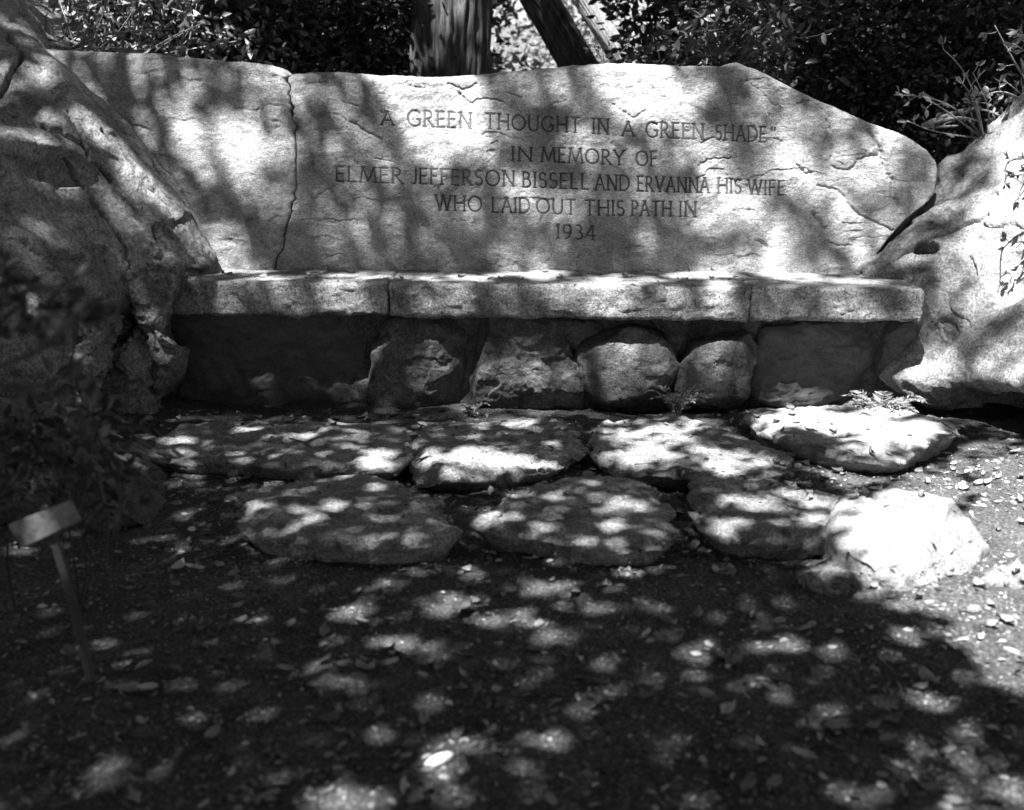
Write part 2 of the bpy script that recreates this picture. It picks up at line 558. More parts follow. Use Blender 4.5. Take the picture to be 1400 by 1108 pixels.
def wall_relief(X, Z):
    """distance the face stands back (+) from its plane"""
    P = np.stack((X, Z * 1.0, np.zeros_like(X)), -1)
    P2 = np.stack((X, Z * 2.2, np.full_like(X, 4.0)), -1)
    right = sstep(1.02, 1.22, X)
    d = 0.012 * fbm(P, 2.2, 3, 31) + 0.0045 * (1 - .5 * right) * fbm(P2 * np.array((1, .75, 1)), 9, 4, 5) + 0.0022 * fbm(P, 45, 3, 8)
    flake = fbm(P2, 6.0, 3, 77)                       # shallow spalls with stepped edges
    d = d + (0.0040 - .0015 * right) * sstep(0.58, 0.66, flake)
    q = fbm(P, 5.0, 2, 55)
    qq = q * 2.6
    d = d + right * (0.007 * (np.floor(qq) + sstep(.8, 1, qq - np.floor(qq))) / 2.6 + 0.014 * fbm(P, 4, 2, 13))
    for segs, w in crack_segs:
        s = np.array(segs)
        m = (X > s[:, [0, 2]].min() - 0.05) & (X < s[:, [0, 2]].max() + 0.05) & (Z > s[:, [1, 3]].min() - 0.05) & (Z < s[:, [1, 3]].max() + 0.05)
        if m.any():
            dist = seg_dist(X[m], Z[m], segs)
            d[m] += 1.15 * w * np.clip(1 - dist / w, 0, 1) + 0.004 * np.clip(1 - dist / 0.03, 0, 1)
    return d


def letters_depth(X, Z):
    d = np.zeros_like(X)
    for segs in word_segs:
        a = np.array([[*s[0], *s[1]] for s in segs])
        m = (X > a[:, [0, 2]].min() - 0.01) & (X < a[:, [0, 2]].max() + 0.01) & (Z > a[:, [1, 3]].min() - 0.01) & (Z < a[:, [1, 3]].max() + 0.01)
        if not m.any():
            continue
        xs, zs = X[m], Z[m]
        best = np.zeros_like(xs)
        for (p, q, k) in segs:
            h = HALF * k
            dist = seg_dist(xs, zs, [(p[0], p[1], q[0], q[1])])
            best = np.maximum(best, np.clip(h * 1.15 - dist, 0, None) * 1.6)
        d[m] = np.maximum(d[m], best)
    return d


def back_slab(name, left, right, top, xs_fine, label, thick, mat):
    """left/right/top outlines in px on the back's face; a column-mapped dense front sheet with rounded rims, closed behind"""
    L = np.array(wall_xz(left)); R = np.array(wall_xz(right)); T = np.array(wall_xz(top))
    L = L[np.argsort(L[:, 1])]; R = R[np.argsort(R[:, 1])]; T = T[np.argsort(T[:, 0])]
    zb = Z_SEAT - 0.03
    # rows of v in [0,1]; columns of u in [0,1]
    U, Vv = np.meshgrid(xs_fine[0], xs_fine[1])
    # iterate: z from top at x, x from left/right at z
    X = L[:, 0].mean() + (R[:, 0].mean() - L[:, 0].mean()) * U
    Zt = np.interp(X, T[:, 0], T[:, 1])
    Z = zb + (Zt - zb) * Vv
    for _ in range(6):
        xl = np.interp(Z, L[:, 1], L[:, 0]); xr = np.interp(Z, R[:, 1], R[:, 0])
        X = xl + (xr - xl) * U
        Zt = np.interp(X, T[:, 0], T[:, 1])
        Z = zb + (Zt - zb) * Vv
    sh = X.shape
    rough = 0.004 * fbm(np.stack((X.ravel() * 1, Z.ravel() * 0, np.zeros(X.size)), -1), 14, 4, 91).reshape(sh)
    Z = Z + rough * sstep(0.9, 1, Vv)
    x, z = X.ravel(), Z.ravel()
    d = wall_relief(x, z)
    d = d + letters_depth(x, z)
    # rims curve back
    et = np.minimum((1 - Vv) * (Zt - zb), 1.0).ravel()
    el = (X - np.interp(Z, L[:, 1], L[:, 0])).ravel(); er = (np.interp(Z, R[:, 1], R[:, 0]) - X).ravel()
    rim = 0
    for e, rad in ((et, 0.03), (el, 0.006), (er, 0.012)):
        q = np.clip(1 - e / rad, 0, 1)
        rim = rim + rad * 0.9 * (1 - np.sqrt(np.maximum(1 - q * q, 0)))
    y = Y_WALL + LEAN * (z - Z_SEAT) + d + rim
    front = np.stack((x, y, z), -1)
    nr, nc = sh
    F = [grid_faces(nr, nc)]
    # rim strip to the back and a back sheet
    idx = np.arange(nr * nc).reshape(nr, nc)
    loop = np.concatenate((idx[0, :-1], idx[:-1, -1], idx[-1, :0:-1], idx[:0:-1, 0]))
    n = len(loop)
    parts = [front]
    base = nr * nc
    prev = loop
    c = front[loop].mean(0)
    for k, (dy, s) in enumerate(((thick * 0.5, 1.0), (thick, 0.985), (thick, 0.6), (thick, 0.2))):
        q = front[loop].copy()
        q[:, 0] = c[0] + (q[:, 0] - c[0]) * s
        q[:, 2] = c[2] + (q[:, 2] - c[2]) * s
        q[:, 1] += dy + 0.012 * fbm(q, 6, 3, 66 + k)
        if k == 0:
            q[:, 2] += 0.010 * fbm(q, 5, 3, 44) * (q[:, 2] > 0.8)
        parts.append(q)
        cur = base + np.arange(n)
        F.append(np.stack((prev, np.roll(prev, -1), np.roll(cur, -1), cur), -1)[:, ::-1])
        prev = cur
        base += n
    V = np.vstack(parts)
    F = np.vstack(F)
    o = obj(name, V, F, mat, bench, surf=True)
    o["label"] = label
    return o


left_top = [(20, 62), (70, 69), (150, 71), (200, 73), (260, 79), (330, 85), (365, 88), (385, 94), (396, 103)]
joint = [(395, 101), (398, 140), (400, 165), (406, 210), (404, 262), (396, 290), (387, 330), (376, 366)]
jj = catmull(np.array(joint, float), 60)
jr = np.random.default_rng(3)
jn = np.repeat(jr.normal(0, 1.3, 30), 2) + jr.normal(0, .5, 60)          # a broken edge
joint_l = [(a + n_ - .7, b) for (a, b), n_ in zip(jj, jn)]
joint_r = [(a + n_ + .8 + 4.0 * math.exp(-((b - 150) / 9) ** 2) + 1.2 * math.exp(-((b - 300) / 30) ** 2), b) for (a, b), n_ in zip(jj, jn)]
slab_a = back_slab("backrest_slab", [(20, 62), (40, 140), (90, 240), (150, 366)], joint_l, left_top,
                   (np.linspace(0, 1, 230), np.linspace(0, 1, 190)), "plain left slab of the back, split from the inscribed one by a crack", 0.20, M_WALL)
top_b = [(394, 103), (404, 101), (430, 99), (470, 99), (520, 103), (545, 104), (600, 105), (650, 103), (690, 97), (740, 94), (780, 90), (830, 86), (880, 87), (930, 90),
         (985, 91), (1010, 84), (1030, 92), (1080, 117), (1130, 141), (1190, 168), (1240, 186), (1268, 203), (1283, 222)]
right_b = [(1283, 222), (1282, 240), (1279, 262), (1270, 276), (1240, 300), (1212, 332), (1195, 355), (1184, 378)]
zz = np.concatenate((np.linspace(0, 0.12, 22, endpoint=False), np.linspace(0.12, 0.78, 250, endpoint=False), np.linspace(0.78, 1, 60)))
xx = np.concatenate((np.linspace(0, 0.075, 30, endpoint=False), np.linspace(0.075, 0.80, 860, endpoint=False), np.linspace(0.80, 1, 110)))
slab_b = back_slab("backrest_slab", joint_r, right_b, top_b, (xx, zz), "wide inscribed slab of the back with a sloping right shoulder", 0.22, M_WALL)

# dark strips in the bottoms of the cut letters: groove shade painted as colour
V, F = [], []
for segs in word_segs:
    for (p, q, k) in segs:
        p = np.array(p); q = np.array(q)
        dv = q - p; L = np.linalg.norm(dv)
        if L < 1e-6: continue
        dv /= L
        nrm = np.array((-dv[1], dv[0])) * HALF * k * 0.70
        p2, q2 = p - dv * 0.0006, q + dv * 0.0006
        steps = max(1, int(L / 0.012))
        row = []
        for s in np.linspace(0, 1, steps + 1):
            c = p2 + (q2 - p2) * s
            row.append((c - nrm, c + nrm))
        b0 = len(V)
        for a, b in row:
            V += [a, b]
        for i in range(steps):
            F.append((b0 + 2 * i, b0 + 2 * i + 1, b0 + 2 * i + 3, b0 + 2 * i + 2))
V = np.array(V)
dep = wall_relief(V[:, 0], V[:, 1]) + 0.0020
V3 = np.stack((V[:, 0], Y_WALL + LEAN * (V[:, 1] - Z_SEAT) + dep, V[:, 1]), -1)
slab_b["_org"] = tuple(bench.location)
ins = obj("inscription", V3, np.array(F), M_LETTER_SHADE, slab_b, smooth=False)
del slab_b["_org"]


# seat slabs: a rounded profile swept along the bench
def seat_slab(x0, x1, f0, f1, label, seed, nose=0.016):
    """f0,f1: (y front, z top, z bottom) at both ends"""
    n = int((x1 - x0) / 0.009)
    ts = np.linspace(0, 1, n)
    rows = []
    for t in ts:
        e = min(t, 1 - t) * (x1 - x0)
        pinch = max(0.0, 1 - e / 0.012)
        inset = 0.009 * (1 - math.sqrt(max(0, 1 - pinch * pinch)))
        yf, zt, zbm = (f0[k] + (f1[k] - f0[k]) * t for k in range(3))
        yf += inset; zt -= inset; zbm += inset
        prof = [(4.42, zbm)]
        for y in np.linspace(4.3, yf + 0.04, 12): prof.append((y, zbm))
        for a in np.linspace(-90, -180, 6): prof.append((yf + 0.02 + 0.02 * math.cos(math.radians(a)), zbm + 0.02 + 0.02 * math.sin(math.radians(a))))
        for z in np.linspace(zbm + 0.026, zt - nose - 0.006, 14): prof.append((yf, z))
        for a in np.linspace(180, 90, 7): prof.append((yf + nose + nose * math.cos(math.radians(a)), zt - nose + nose * math.sin(math.radians(a))))
        for y in np.linspace(yf + nose + 0.01, 4.42, 44): prof.append((y, zt + (y - yf) * 0.012))
        rows.append([(x0 + (x1 - x0) * t, y, z) for y, z in prof])
    P = np.array(rows)
    N = -grid_normals(P)
    q = P.reshape(-1, 3)
    disp = 0.006 * fbm(q, 7, 4, seed) + 0.003 * fbm(q, 30, 3, seed + 1) + 0.0015 * ridged(q, 60, 2, seed + 2)
    ch = fbm(q * np.array((1, 1, 2.0)), 11, 3, seed + 5)
    disp = disp - 0.006 * sstep(0.4, 0.6, ch)
    topm = sstep(0.3, 0.9, np.abs(N.reshape(-1, 3)[:, 2])) * (q[:, 1] > f0[0] + 0.03)
    disp = disp * (1 - 0.55 * topm)
    # chipped lower rim
    low = sstep(0.03, 0.0, q[:, 2] - f0[2]) * (q[:, 1] < f0[0] + 0.03)
    q = q + N.reshape(-1, 3) * disp[:, None]
    q[:, 2] += low * 0.016 * np.maximum(0, fbm(np.stack((q[:, 0], q[:, 0] * 0, q[:, 0] * 0), -1), 5, 3, seed + 9))
    nr, nc = P.shape[:2]
    F = [grid_faces(nr, nc, wrap=True)]
    V = [q]
    base = nr * nc
    for r in (0, nr - 1):
        ring = np.arange(nc) + r * nc
        c = q[ring].mean(0)
        inner = c + (q[ring] - c) * 0.5
        V.append(inner)
        cur = base + np.arange(nc)
        F.append(np.stack((ring, np.roll(ring, -1), np.roll(cur, -1), cur), -1))
        base += nc
        V.append(c[None] + np.array([[0, 0, 0]]))
        F.append(np.stack((cur, np.roll(cur, -1), np.full(nc, base), np.full(nc, base)), -1)[:, [0, 1, 2, 2]])
        base += 1
    V = np.vstack(V)
    faces = [tuple(f) if f[2] != f[3] else tuple(f[:3]) for f in np.vstack(F).tolist()]
    o = obj("seat_slab", V, faces, M_SEAT, bench, surf=True)
    o["label"] = label
    return o


def xs(px, Y): return (px - 700) / FPX * Y * 1.0 / (CP) * 1.0


def wx(px, py, Y): return at_y(px, py, Y)[0]


seat_slab(wx(228, 405, 3.95), wx(530, 410, 3.93), (3.95, .478, .352), (3.93, .474, .352), "left seat slab, its outer end tucked against the boulder", 100)
seat_slab(wx(530.6, 410, 3.93), wx(1026, 412, 3.90), (3.925, .474, .350), (3.90, .466, .338), "long middle seat slab with a chipped lower edge", 140)
seat_slab(wx(1026.6, 412, 3.90), wx(1266, 415, 3.88), (3.90, .466, .340), (3.88, .460, .335), "right seat slab with a squared outer end", 180)


# ------------------------------------------------------------------ rocks
def pillow(name, poly, normal, bulge, depth, mat, seed, parent=None, flat=3.0, rough=1.0, cuts=0, wob=.05, cutlo=.78, nring=44, nround=180, flare=0.03, tilt=None, surf=True, origin=None, grow=1.0, chips=0.0):
    """a rock with outline `poly` (world points), swelling along `normal` and running back by `depth`"""
    poly = np.array(poly, float)
    normal = np.array(normal, float); normal /= np.linalg.norm(normal)
    ring = even_closed(catmull(poly, len(poly) * 10, closed=True), nround)
    c = ring.mean(0)
    size = np.mean(np.linalg.norm(ring - c, axis=1))
    # edge wobble in the outline's own plane
    ring = c + (ring - c) * grow * (1 + wob * rough * fbm(ring, 4.5, 4, seed + 3) + 0.012 * rough * fbm(ring, 30, 3, seed + 4))[:, None]
    rows = []
    for t in np.linspace(0, 1, nring) ** 0.8:
        h = bulge * (1 - t ** flat) ** (1 / 1.7)
        rows.append(c + (ring - c) * t + normal * h)
    for k, s in enumerate(np.linspace(0, 1, 12)[1:]):
        rows.append(c + (ring - c) * (1 + flare * math.sin(s * 2.4) - 0.10 * s * s) - normal * depth * s)
    P = np.array(rows)
    q = P.reshape(-1, 3)
    d = size * rough * (0.10 * fbm(q, 1.0 / size * 0.9, 3, seed) + 0.035 * fbm(q, 3.2 / size, 4, seed + 1)) + 0.003 * rough * fbm(q, 40, 3, seed + 2)
    st = fbm(q * np.array((1, 1, 1.8)), 2.2 / size, 2, seed + 8)
    d = d - 0.05 * size * rough * sstep(0.30, 0.38, st)
    N = grid_normals(P).reshape(-1, 3)
    mid = N[nround * 3:nround * 20] @ normal
    if mid.mean() < 0: N = -N
    N[:nround * 2] = normal
    N[nround:nround * 2] = normal
    q = q + N * d[:, None]
    q[:nround] = q[:nround].mean(0)
    if chips:                                       # spalled rim
        rim = np.repeat(np.concatenate((sstep(.80, .97, np.linspace(0, 1, nring) ** 0.8), np.linspace(1, .2, 11))), nround)
        ch = sstep(.12, .30, fbm(q, 16, 3, seed + 15)) + .6 * sstep(.3, .4, fbm(q, 38, 2, seed + 16))
        inw = c - q; inw = inw - np.outer(inw @ normal, normal); inw /= np.linalg.norm(inw, axis=1, keepdims=True) + 1e-6
        q = q + (rim * ch * chips)[:, None] * (inw - .5 * normal)
    if cuts:                                        # broken faces: planes slice off what sticks out
        rc = np.random.default_rng(seed + 31)
        ctr = c - normal * depth * .4
        for _ in range(cuts):
            nn = rc.normal(0, 1, 3); nn += normal * rc.uniform(.2, 1.2); nn /= np.linalg.norm(nn)
            hgt = (q - ctr) @ nn
            lim = hgt.max() * rc.uniform(cutlo, .95)
            q = q - np.maximum(0, hgt - lim)[:, None] * nn * .93
        q = q + N * (0.004 * fbm(q, 26, 3, seed + 12))[:, None]
    if tilt is not None:
        q = q + normal * ((q - c) @ np.array(tilt))[:, None]
    F = grid_faces(len(P), nround, wrap=True)
    # close the foot
    last = np.arange(nround) + (len(P) - 1) * nround
    cc = q[last].mean(0)
    inner = cc + (q[last] - cc) * 0.3
    V = np.vstack((q, inner))
    cur = len(q) + np.arange(nround)
    F = np.vstack((F, np.stack((last, np.roll(last, -1), np.roll(cur, -1), cur), -1)))
    me_o = obj(name, V, F, mat, parent, surf=surf, origin=origin)
    return me_o


Y_BASE = 4.02
BASES = [
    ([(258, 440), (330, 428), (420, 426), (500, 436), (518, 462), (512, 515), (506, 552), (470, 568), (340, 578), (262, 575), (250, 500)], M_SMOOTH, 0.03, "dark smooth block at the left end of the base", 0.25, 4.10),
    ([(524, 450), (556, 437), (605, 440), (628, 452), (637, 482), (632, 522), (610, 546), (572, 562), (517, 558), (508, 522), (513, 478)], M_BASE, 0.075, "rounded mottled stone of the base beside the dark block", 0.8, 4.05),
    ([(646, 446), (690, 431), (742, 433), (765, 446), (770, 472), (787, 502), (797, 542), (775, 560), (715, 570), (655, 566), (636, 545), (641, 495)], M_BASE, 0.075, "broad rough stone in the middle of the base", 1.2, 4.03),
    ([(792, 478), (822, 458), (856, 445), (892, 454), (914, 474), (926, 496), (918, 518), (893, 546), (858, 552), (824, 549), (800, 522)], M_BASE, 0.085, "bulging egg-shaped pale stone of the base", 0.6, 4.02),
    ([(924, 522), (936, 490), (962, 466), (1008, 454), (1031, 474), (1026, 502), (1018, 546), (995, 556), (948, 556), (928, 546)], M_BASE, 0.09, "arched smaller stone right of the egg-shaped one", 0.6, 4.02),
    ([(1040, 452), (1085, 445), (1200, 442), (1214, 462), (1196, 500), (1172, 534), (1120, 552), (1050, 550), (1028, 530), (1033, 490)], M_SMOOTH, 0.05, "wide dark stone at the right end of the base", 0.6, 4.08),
    ([(764, 440), (800, 438), (826, 442), (812, 462), (786, 476), (773, 460)], M_BASE, 0.03, "small wedge stone under the seat", 0.6, 4.05),
    ([(893, 438), (942, 438), (934, 468), (920, 478), (908, 456)], M_BASE, 0.03, "small chock stone above the arched stone", 0.6, 4.05),
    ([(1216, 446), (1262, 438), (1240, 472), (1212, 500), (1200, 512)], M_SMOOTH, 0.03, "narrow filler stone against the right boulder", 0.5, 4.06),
]
for k, (pl, mt, bl, lab, rg, yb) in enumerate(BASES):
    o = pillow("base_stone", [at_y(x, y, yb) for x, y in pl], (0, -1, 0.12), bl, 0.16, mt, 300 + 11 * k, bench, flat=4.0, rough=rg, cuts=4, grow=1.06, wob=.08)
    o["label"] = lab
# mortar bed behind the base stones
mx = np.linspace(-1.42, 1.50, 240); mz = np.linspace(-0.06, 0.345, 40)
MX, MZ = np.meshgrid(mx, mz)
mp_ = np.stack((MX.ravel(), 4.095 - .035 * np.exp(-((MX.ravel() - .1) / .75) ** 4), MZ.ravel()), -1)
mp_[:, 1] += 0.014 * fbm(mp_, 10, 4, 61)
nm = len(mp_)
back = mp_.copy(); back[:, 1] = 4.36
Fm = grid_faces(40, 240)
loop = np.concatenate((np.arange(239), np.arange(239, 39 * 240 + 239, 240), np.arange(39 * 240 + 239, 39 * 240, -1), np.arange(39 * 240, 0, -240)))
Fs = np.stack((loop, np.roll(loop, -1), np.roll(loop, -1) + nm, loop + nm), -1)
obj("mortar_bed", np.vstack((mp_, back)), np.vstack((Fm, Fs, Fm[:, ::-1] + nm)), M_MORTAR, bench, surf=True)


def patch_rock(name, rows, nr, nc, mat, seed, amp=1.0, back=1.2, pits=(), cracks=(), origin=None, bed=(0.55, 0.25, 0.8)):
    """a boulder from a net of control points (px, py, distance): smooth surface, real depth, closed behind"""
    C = np.array([[at_y(*p) for p in r] for r in rows])
    P = catmull(C, nr)
    P = np.swapaxes(catmull(np.swapaxes(P, 0, 1), nc), 0, 1)
    N = grid_normals(P)
    mean = N[nr // 3:2 * nr // 3, nc // 3:2 * nc // 3].reshape(-1, 3).mean(0)
    if mean[1] > 0: N = -N
    q = P.reshape(-1, 3); n = N.reshape(-1, 3)
    d = amp * (0.045 * fbm(q, 2.4, 3, seed) + 0.018 * fbm(q, 8, 4, seed + 1) + 0.004 * fbm(q, 38, 3, seed + 2))
    # bedding: slanting ledges
    w = q @ np.array(bed) + 0.05 * fbm(q, 3, 3, seed + 5)
    d = d + amp * 0.010 * ridged(np.stack((w, w * 0, w * 0), -1), 9, 3, seed + 6)
    sp = fbm(q, 4.5, 3, seed + 8)
    d = d - amp * 0.020 * sstep(0.28, 0.36, sp)
    px, py = project(q)
    for (x, y, rx, ry, rot, dp) in pits:
        c, s = math.cos(math.radians(rot)), math.sin(math.radians(rot))
        u = ((px - x) * c + (py - y) * s) / rx; v = (-(px - x) * s + (py - y) * c) / ry
        e = u * u + v * v
        d = d - dp * sstep(1.25, 0.55, e)
    for pts, wpx, dp in cracks:
        f = catmull(np.array(pts, float), len(pts) * 6) + RNG.normal(0, 0.8, (len(pts) * 6, 2))
        dist = seg_dist(px, py, [(a[0], a[1], b[0], b[1]) for a, b in zip(f[:-1], f[1:])]) if False else None
        dist = np.full(px.shape, 999.0)
        for a, b in zip(f[:-1], f[1:]):
            dx, dy = b - a
            t = np.clip(((px - a[0]) * dx + (py - a[1]) * dy) / (dx * dx + dy * dy + 1e-9), 0, 1)
            dist = np.minimum(dist, np.hypot(px - a[0] - t * dx, py - a[1] - t * dy))
        d = d - dp * np.clip(1 - dist / wpx, 0, 1)
    q = q + n * d[:, None]
    # behind: the rim runs back into the hill
    idx = np.arange(nr * nc).reshape(nr, nc)
    loop = np.concatenate((idx[0, :-1], idx[:-1, -1], idx[-1, :0:-1], idx[:0:-1, 0]))
    c = q[loop].mean(0)
    V, F, base, prev = [q], [grid_faces(nr, nc)], nr * nc, loop
    for k, (f, s) in enumerate(((0.25, 1.0), (0.6, 0.95), (1.0, 0.75), (1.05, 0.2))):
        r = c + (q[loop] - c) * s
        r[:, 1] = q[loop][:, 1] * (1 - f) + (c[1] + back) * f + 0
        r += 0.03 * fbm(r, 3, 3, seed + 20 + k)[:, None]
        V.append(r)
        cur = base + np.arange(len(loop))
        F.append(np.stack((prev, np.roll(prev, -1), np.roll(cur, -1), cur), -1))
        prev = cur; base += len(loop)
    return obj(name, np.vstack(V), np.vstack(F), mat, origin=origin, surf=True)


left_rows = [
    [(30, 24, 5.0), (0, 0, 4.65), (-44, 8, 4.35), (-110, 20, 4.15), (-240, 40, 3.9), (-420, 60, 3.7)],
    [(70, 80, 4.8), (62, 64, 4.36), (28, 84, 4.16), (-20, 110, 4.00), (-120, 140, 3.75), (-420, 180, 3.5)],
    [(112, 122, 4.7), (110, 116, 4.26), (78, 140, 4.06), (30, 165, 3.90), (-90, 190, 3.6), (-420, 250, 3.3)],
    [(160, 172, 4.62), (160, 168, 4.22), (128, 196, 4.04), (75, 205, 3.88), (-50, 215, 3.55), (-420, 300, 3.2)],
    [(190, 208, 4.6), (190, 206, 4.20), (158, 234, 4.02), (100, 240, 3.93), (-30, 250, 3.62), (-420, 340, 3.2)],
    [(216, 246, 4.58), (217, 243, 4.18), (186, 272, 4.01), (120, 285, 3.90), (0, 310, 3.56), (-420, 380, 3.1)],
    [(262, 304, 4.54), (262, 302, 4.18), (234, 328, 4.02), (165, 338, 3.87), (30, 370, 3.50), (-420, 430, 3.0)],
    [(296, 372, 4.50), (298, 370, 4.22), (264, 378, 4.06), (200, 388, 3.92), (70, 420, 3.48), (-420, 480, 3.0)],
    [(280, 415, 4.42), (254, 420, 4.24), (222, 428, 4.08), (170, 440, 3.90), (60, 480, 3.44), (-420, 540, 2.9)],
    [(282, 466, 4.34), (258, 470, 4.18), (218, 486, 4.06), (160, 500, 3.90), (50, 540, 3.42), (-420, 620, 2.9)],
    [(262, 520, 4.36), (226, 526, 4.22), (190, 540, 4.08), (140, 556, 3.90), (40, 600, 3.40), (-420, 700, 2.8)],
    [(240, 590, 4.30), (210, 596, 4.20), (180, 606, 4.08), (130, 626, 3.90), (20, 690, 3.40), (-420, 820, 2.8)],
]
lb = patch_rock("boulder", left_rows, 330, 260, M_BOULD, 500, 0.62, 1.3, bed=(0.62, 0.1, 0.78),
                pits=[(70, 226, 80, 22, 14, .035), (195, 300, 60, 7, 45, .02), (250, 335, 40, 6, 50, .018)],
                cracks=[([(10, 60), (30, 80), (15, 110), (0, 130)], 5, .06), ([(60, 178), (100, 195), (130, 220), (150, 240)], 4, .04), ([(90, 155), (110, 190), (150, 245)], 3, .03),
                        ([(140, 180), (190, 235), (240, 290), (280, 350)], 3, .025), ([(95, 215), (125, 270), (160, 320), (185, 370)], 3, .03), ([(30, 330), (70, 350), (120, 345)], 3, .02),
                        ([(185, 372), (230, 368), (280, 372)], 4, .03)])
tag(lb, "massive weathered boulder sloping down to the left end of the bench", "boulder")
# a second boulder capping it at the upper left
cap_rows = [
    [(60, 30, 5.2), (20, -10, 5.2), (-60, -60, 5.2), (-260, -120, 5.2)],
    [(72, 66, 4.80), (38, 22, 4.75), (-10, -16, 4.6), (-260, -60, 4.3)],
    [(60, 74, 4.64), (26, 44, 4.42), (-30, 30, 4.25), (-260, 20, 4.0)],
    [(58, 80, 4.72), (24, 72, 4.46), (-30, 76, 4.25), (-260, 90, 3.9)],
    [(60, 96, 4.9), (20, 96, 4.7), (-40, 106, 4.5), (-260, 130, 4.1)],
]
cb = patch_rock("boulder", cap_rows, 140, 140, M_BOULD, 560, 0.7, 0.8)
tag(cb, "smaller dark boulder lying on top of the left boulder, cut by the frame's corner", "boulder")

right_rows = [
    [(1262, 252, 5.19), (1296, 240, 4.85), (1345, 208, 5.0), (1390, 165, 5.1), (1450, 110, 5.1), (1600, 10, 5.0), (1900, -60, 4.6)],
    [(1262, 238, 4.89), (1289, 222, 4.55), (1332, 194, 4.58), (1374, 160, 4.64), (1432, 114, 4.60), (1600, 40, 4.5), (1900, 0, 4.0)],
    [(1262, 272, 4.70), (1286, 258, 4.44), (1320, 242, 4.38), (1364, 222, 4.28), (1440, 186, 4.12), (1600, 150, 3.9), (1900, 140, 3.5)],
    [(1224, 304, 4.64), (1262, 290, 4.34), (1304, 288, 4.22), (1352, 284, 4.08), (1440, 270, 3.88), (1600, 260, 3.6), (1900, 260, 3.2)],
    [(1178, 352, 4.58), (1214, 326, 4.28), (1280, 336, 4.14), (1350, 350, 3.97), (1440, 356, 3.72), (1600, 360, 3.4), (1900, 380, 3.0)],
    [(1150, 400, 4.56), (1184, 376, 4.24), (1266, 400, 4.04), (1350, 424, 3.86), (1440, 440, 3.62), (1600, 450, 3.3), (1900, 490, 2.9)],
    [(1190, 464, 4.50), (1226, 452, 4.20), (1276, 466, 3.98), (1352, 488, 3.78), (1440, 506, 3.52), (1600, 540, 3.2), (1900, 600, 2.8)],
    [(1162, 514, 4.50), (1196, 502, 4.14), (1262, 532, 3.92), (1340, 526, 3.78), (1430, 546, 3.50), (1600, 610, 3.15), (1900, 700, 2.75)],
    [(1192, 552, 4.54), (1226, 540, 4.22), (1286, 556, 4.06), (1350, 540, 4.06), (1430, 566, 3.84), (1600, 650, 3.3), (1900, 760, 2.8)],
    [(1206, 578, 4.54), (1240, 566, 4.22), (1306, 590, 4.08), (1370, 604, 4.06), (1440, 618, 3.90), (1600, 700, 3.3), (1900, 840, 2.8)],
]
rb = patch_rock("boulder", right_rows, 300, 300, M_BOULD_R, 620, 0.6, 1.3,
                pits=[(1264, 336, 17, 9, -10, .16), (1385, 556, 40, 20, 5, .10), (1290, 455, 20, 20, 0, .02), (1380, 380, 30, 40, 20, .03), (1350, 185, 60, 5, -32, .02)],
                cracks=[([(1215, 360), (1260, 330), (1300, 308), (1350, 290)], 3, .03), ([(1320, 345), (1328, 360), (1326, 385)], 3, .025), ([(1240, 525), (1280, 545), (1320, 540)], 4, .03)])
tag(rb, "big pale boulder leaning over the right end of the bench", "boulder")

# mortared stones at the foot of the left boulder
FOOT = [
    ([(158, 386), (210, 372), (240, 378), (228, 420), (232, 470), (256, 480), (222, 536), (206, 530), (200, 470), (180, 440)], 3.86, "crumbling mortared stone below the left end of the seat"),
    ([(150, 470), (196, 446), (206, 500), (208, 560), (186, 584), (140, 572), (122, 544), (132, 500)], 3.80, "blotchy lichen covered stone at the foot of the left boulder"),
    ([(60, 450), (110, 424), (152, 436), (150, 478), (128, 520), (90, 540), (50, 520)], 3.60, "rounded stone with a sun patch wedged under the left boulder"),
]
for k, (pl, Y, lab) in enumerate(FOOT):
    o = pillow("rock", [at_y(x, y, Y) for x, y in pl], (0.25, -1, 0.1), 0.05, 0.30, M_BOULD, 700 + 13 * k, rough=1.6, cuts=7, wob=.06, grow=1.13, chips=.02)
    tag(o, lab, "rock")

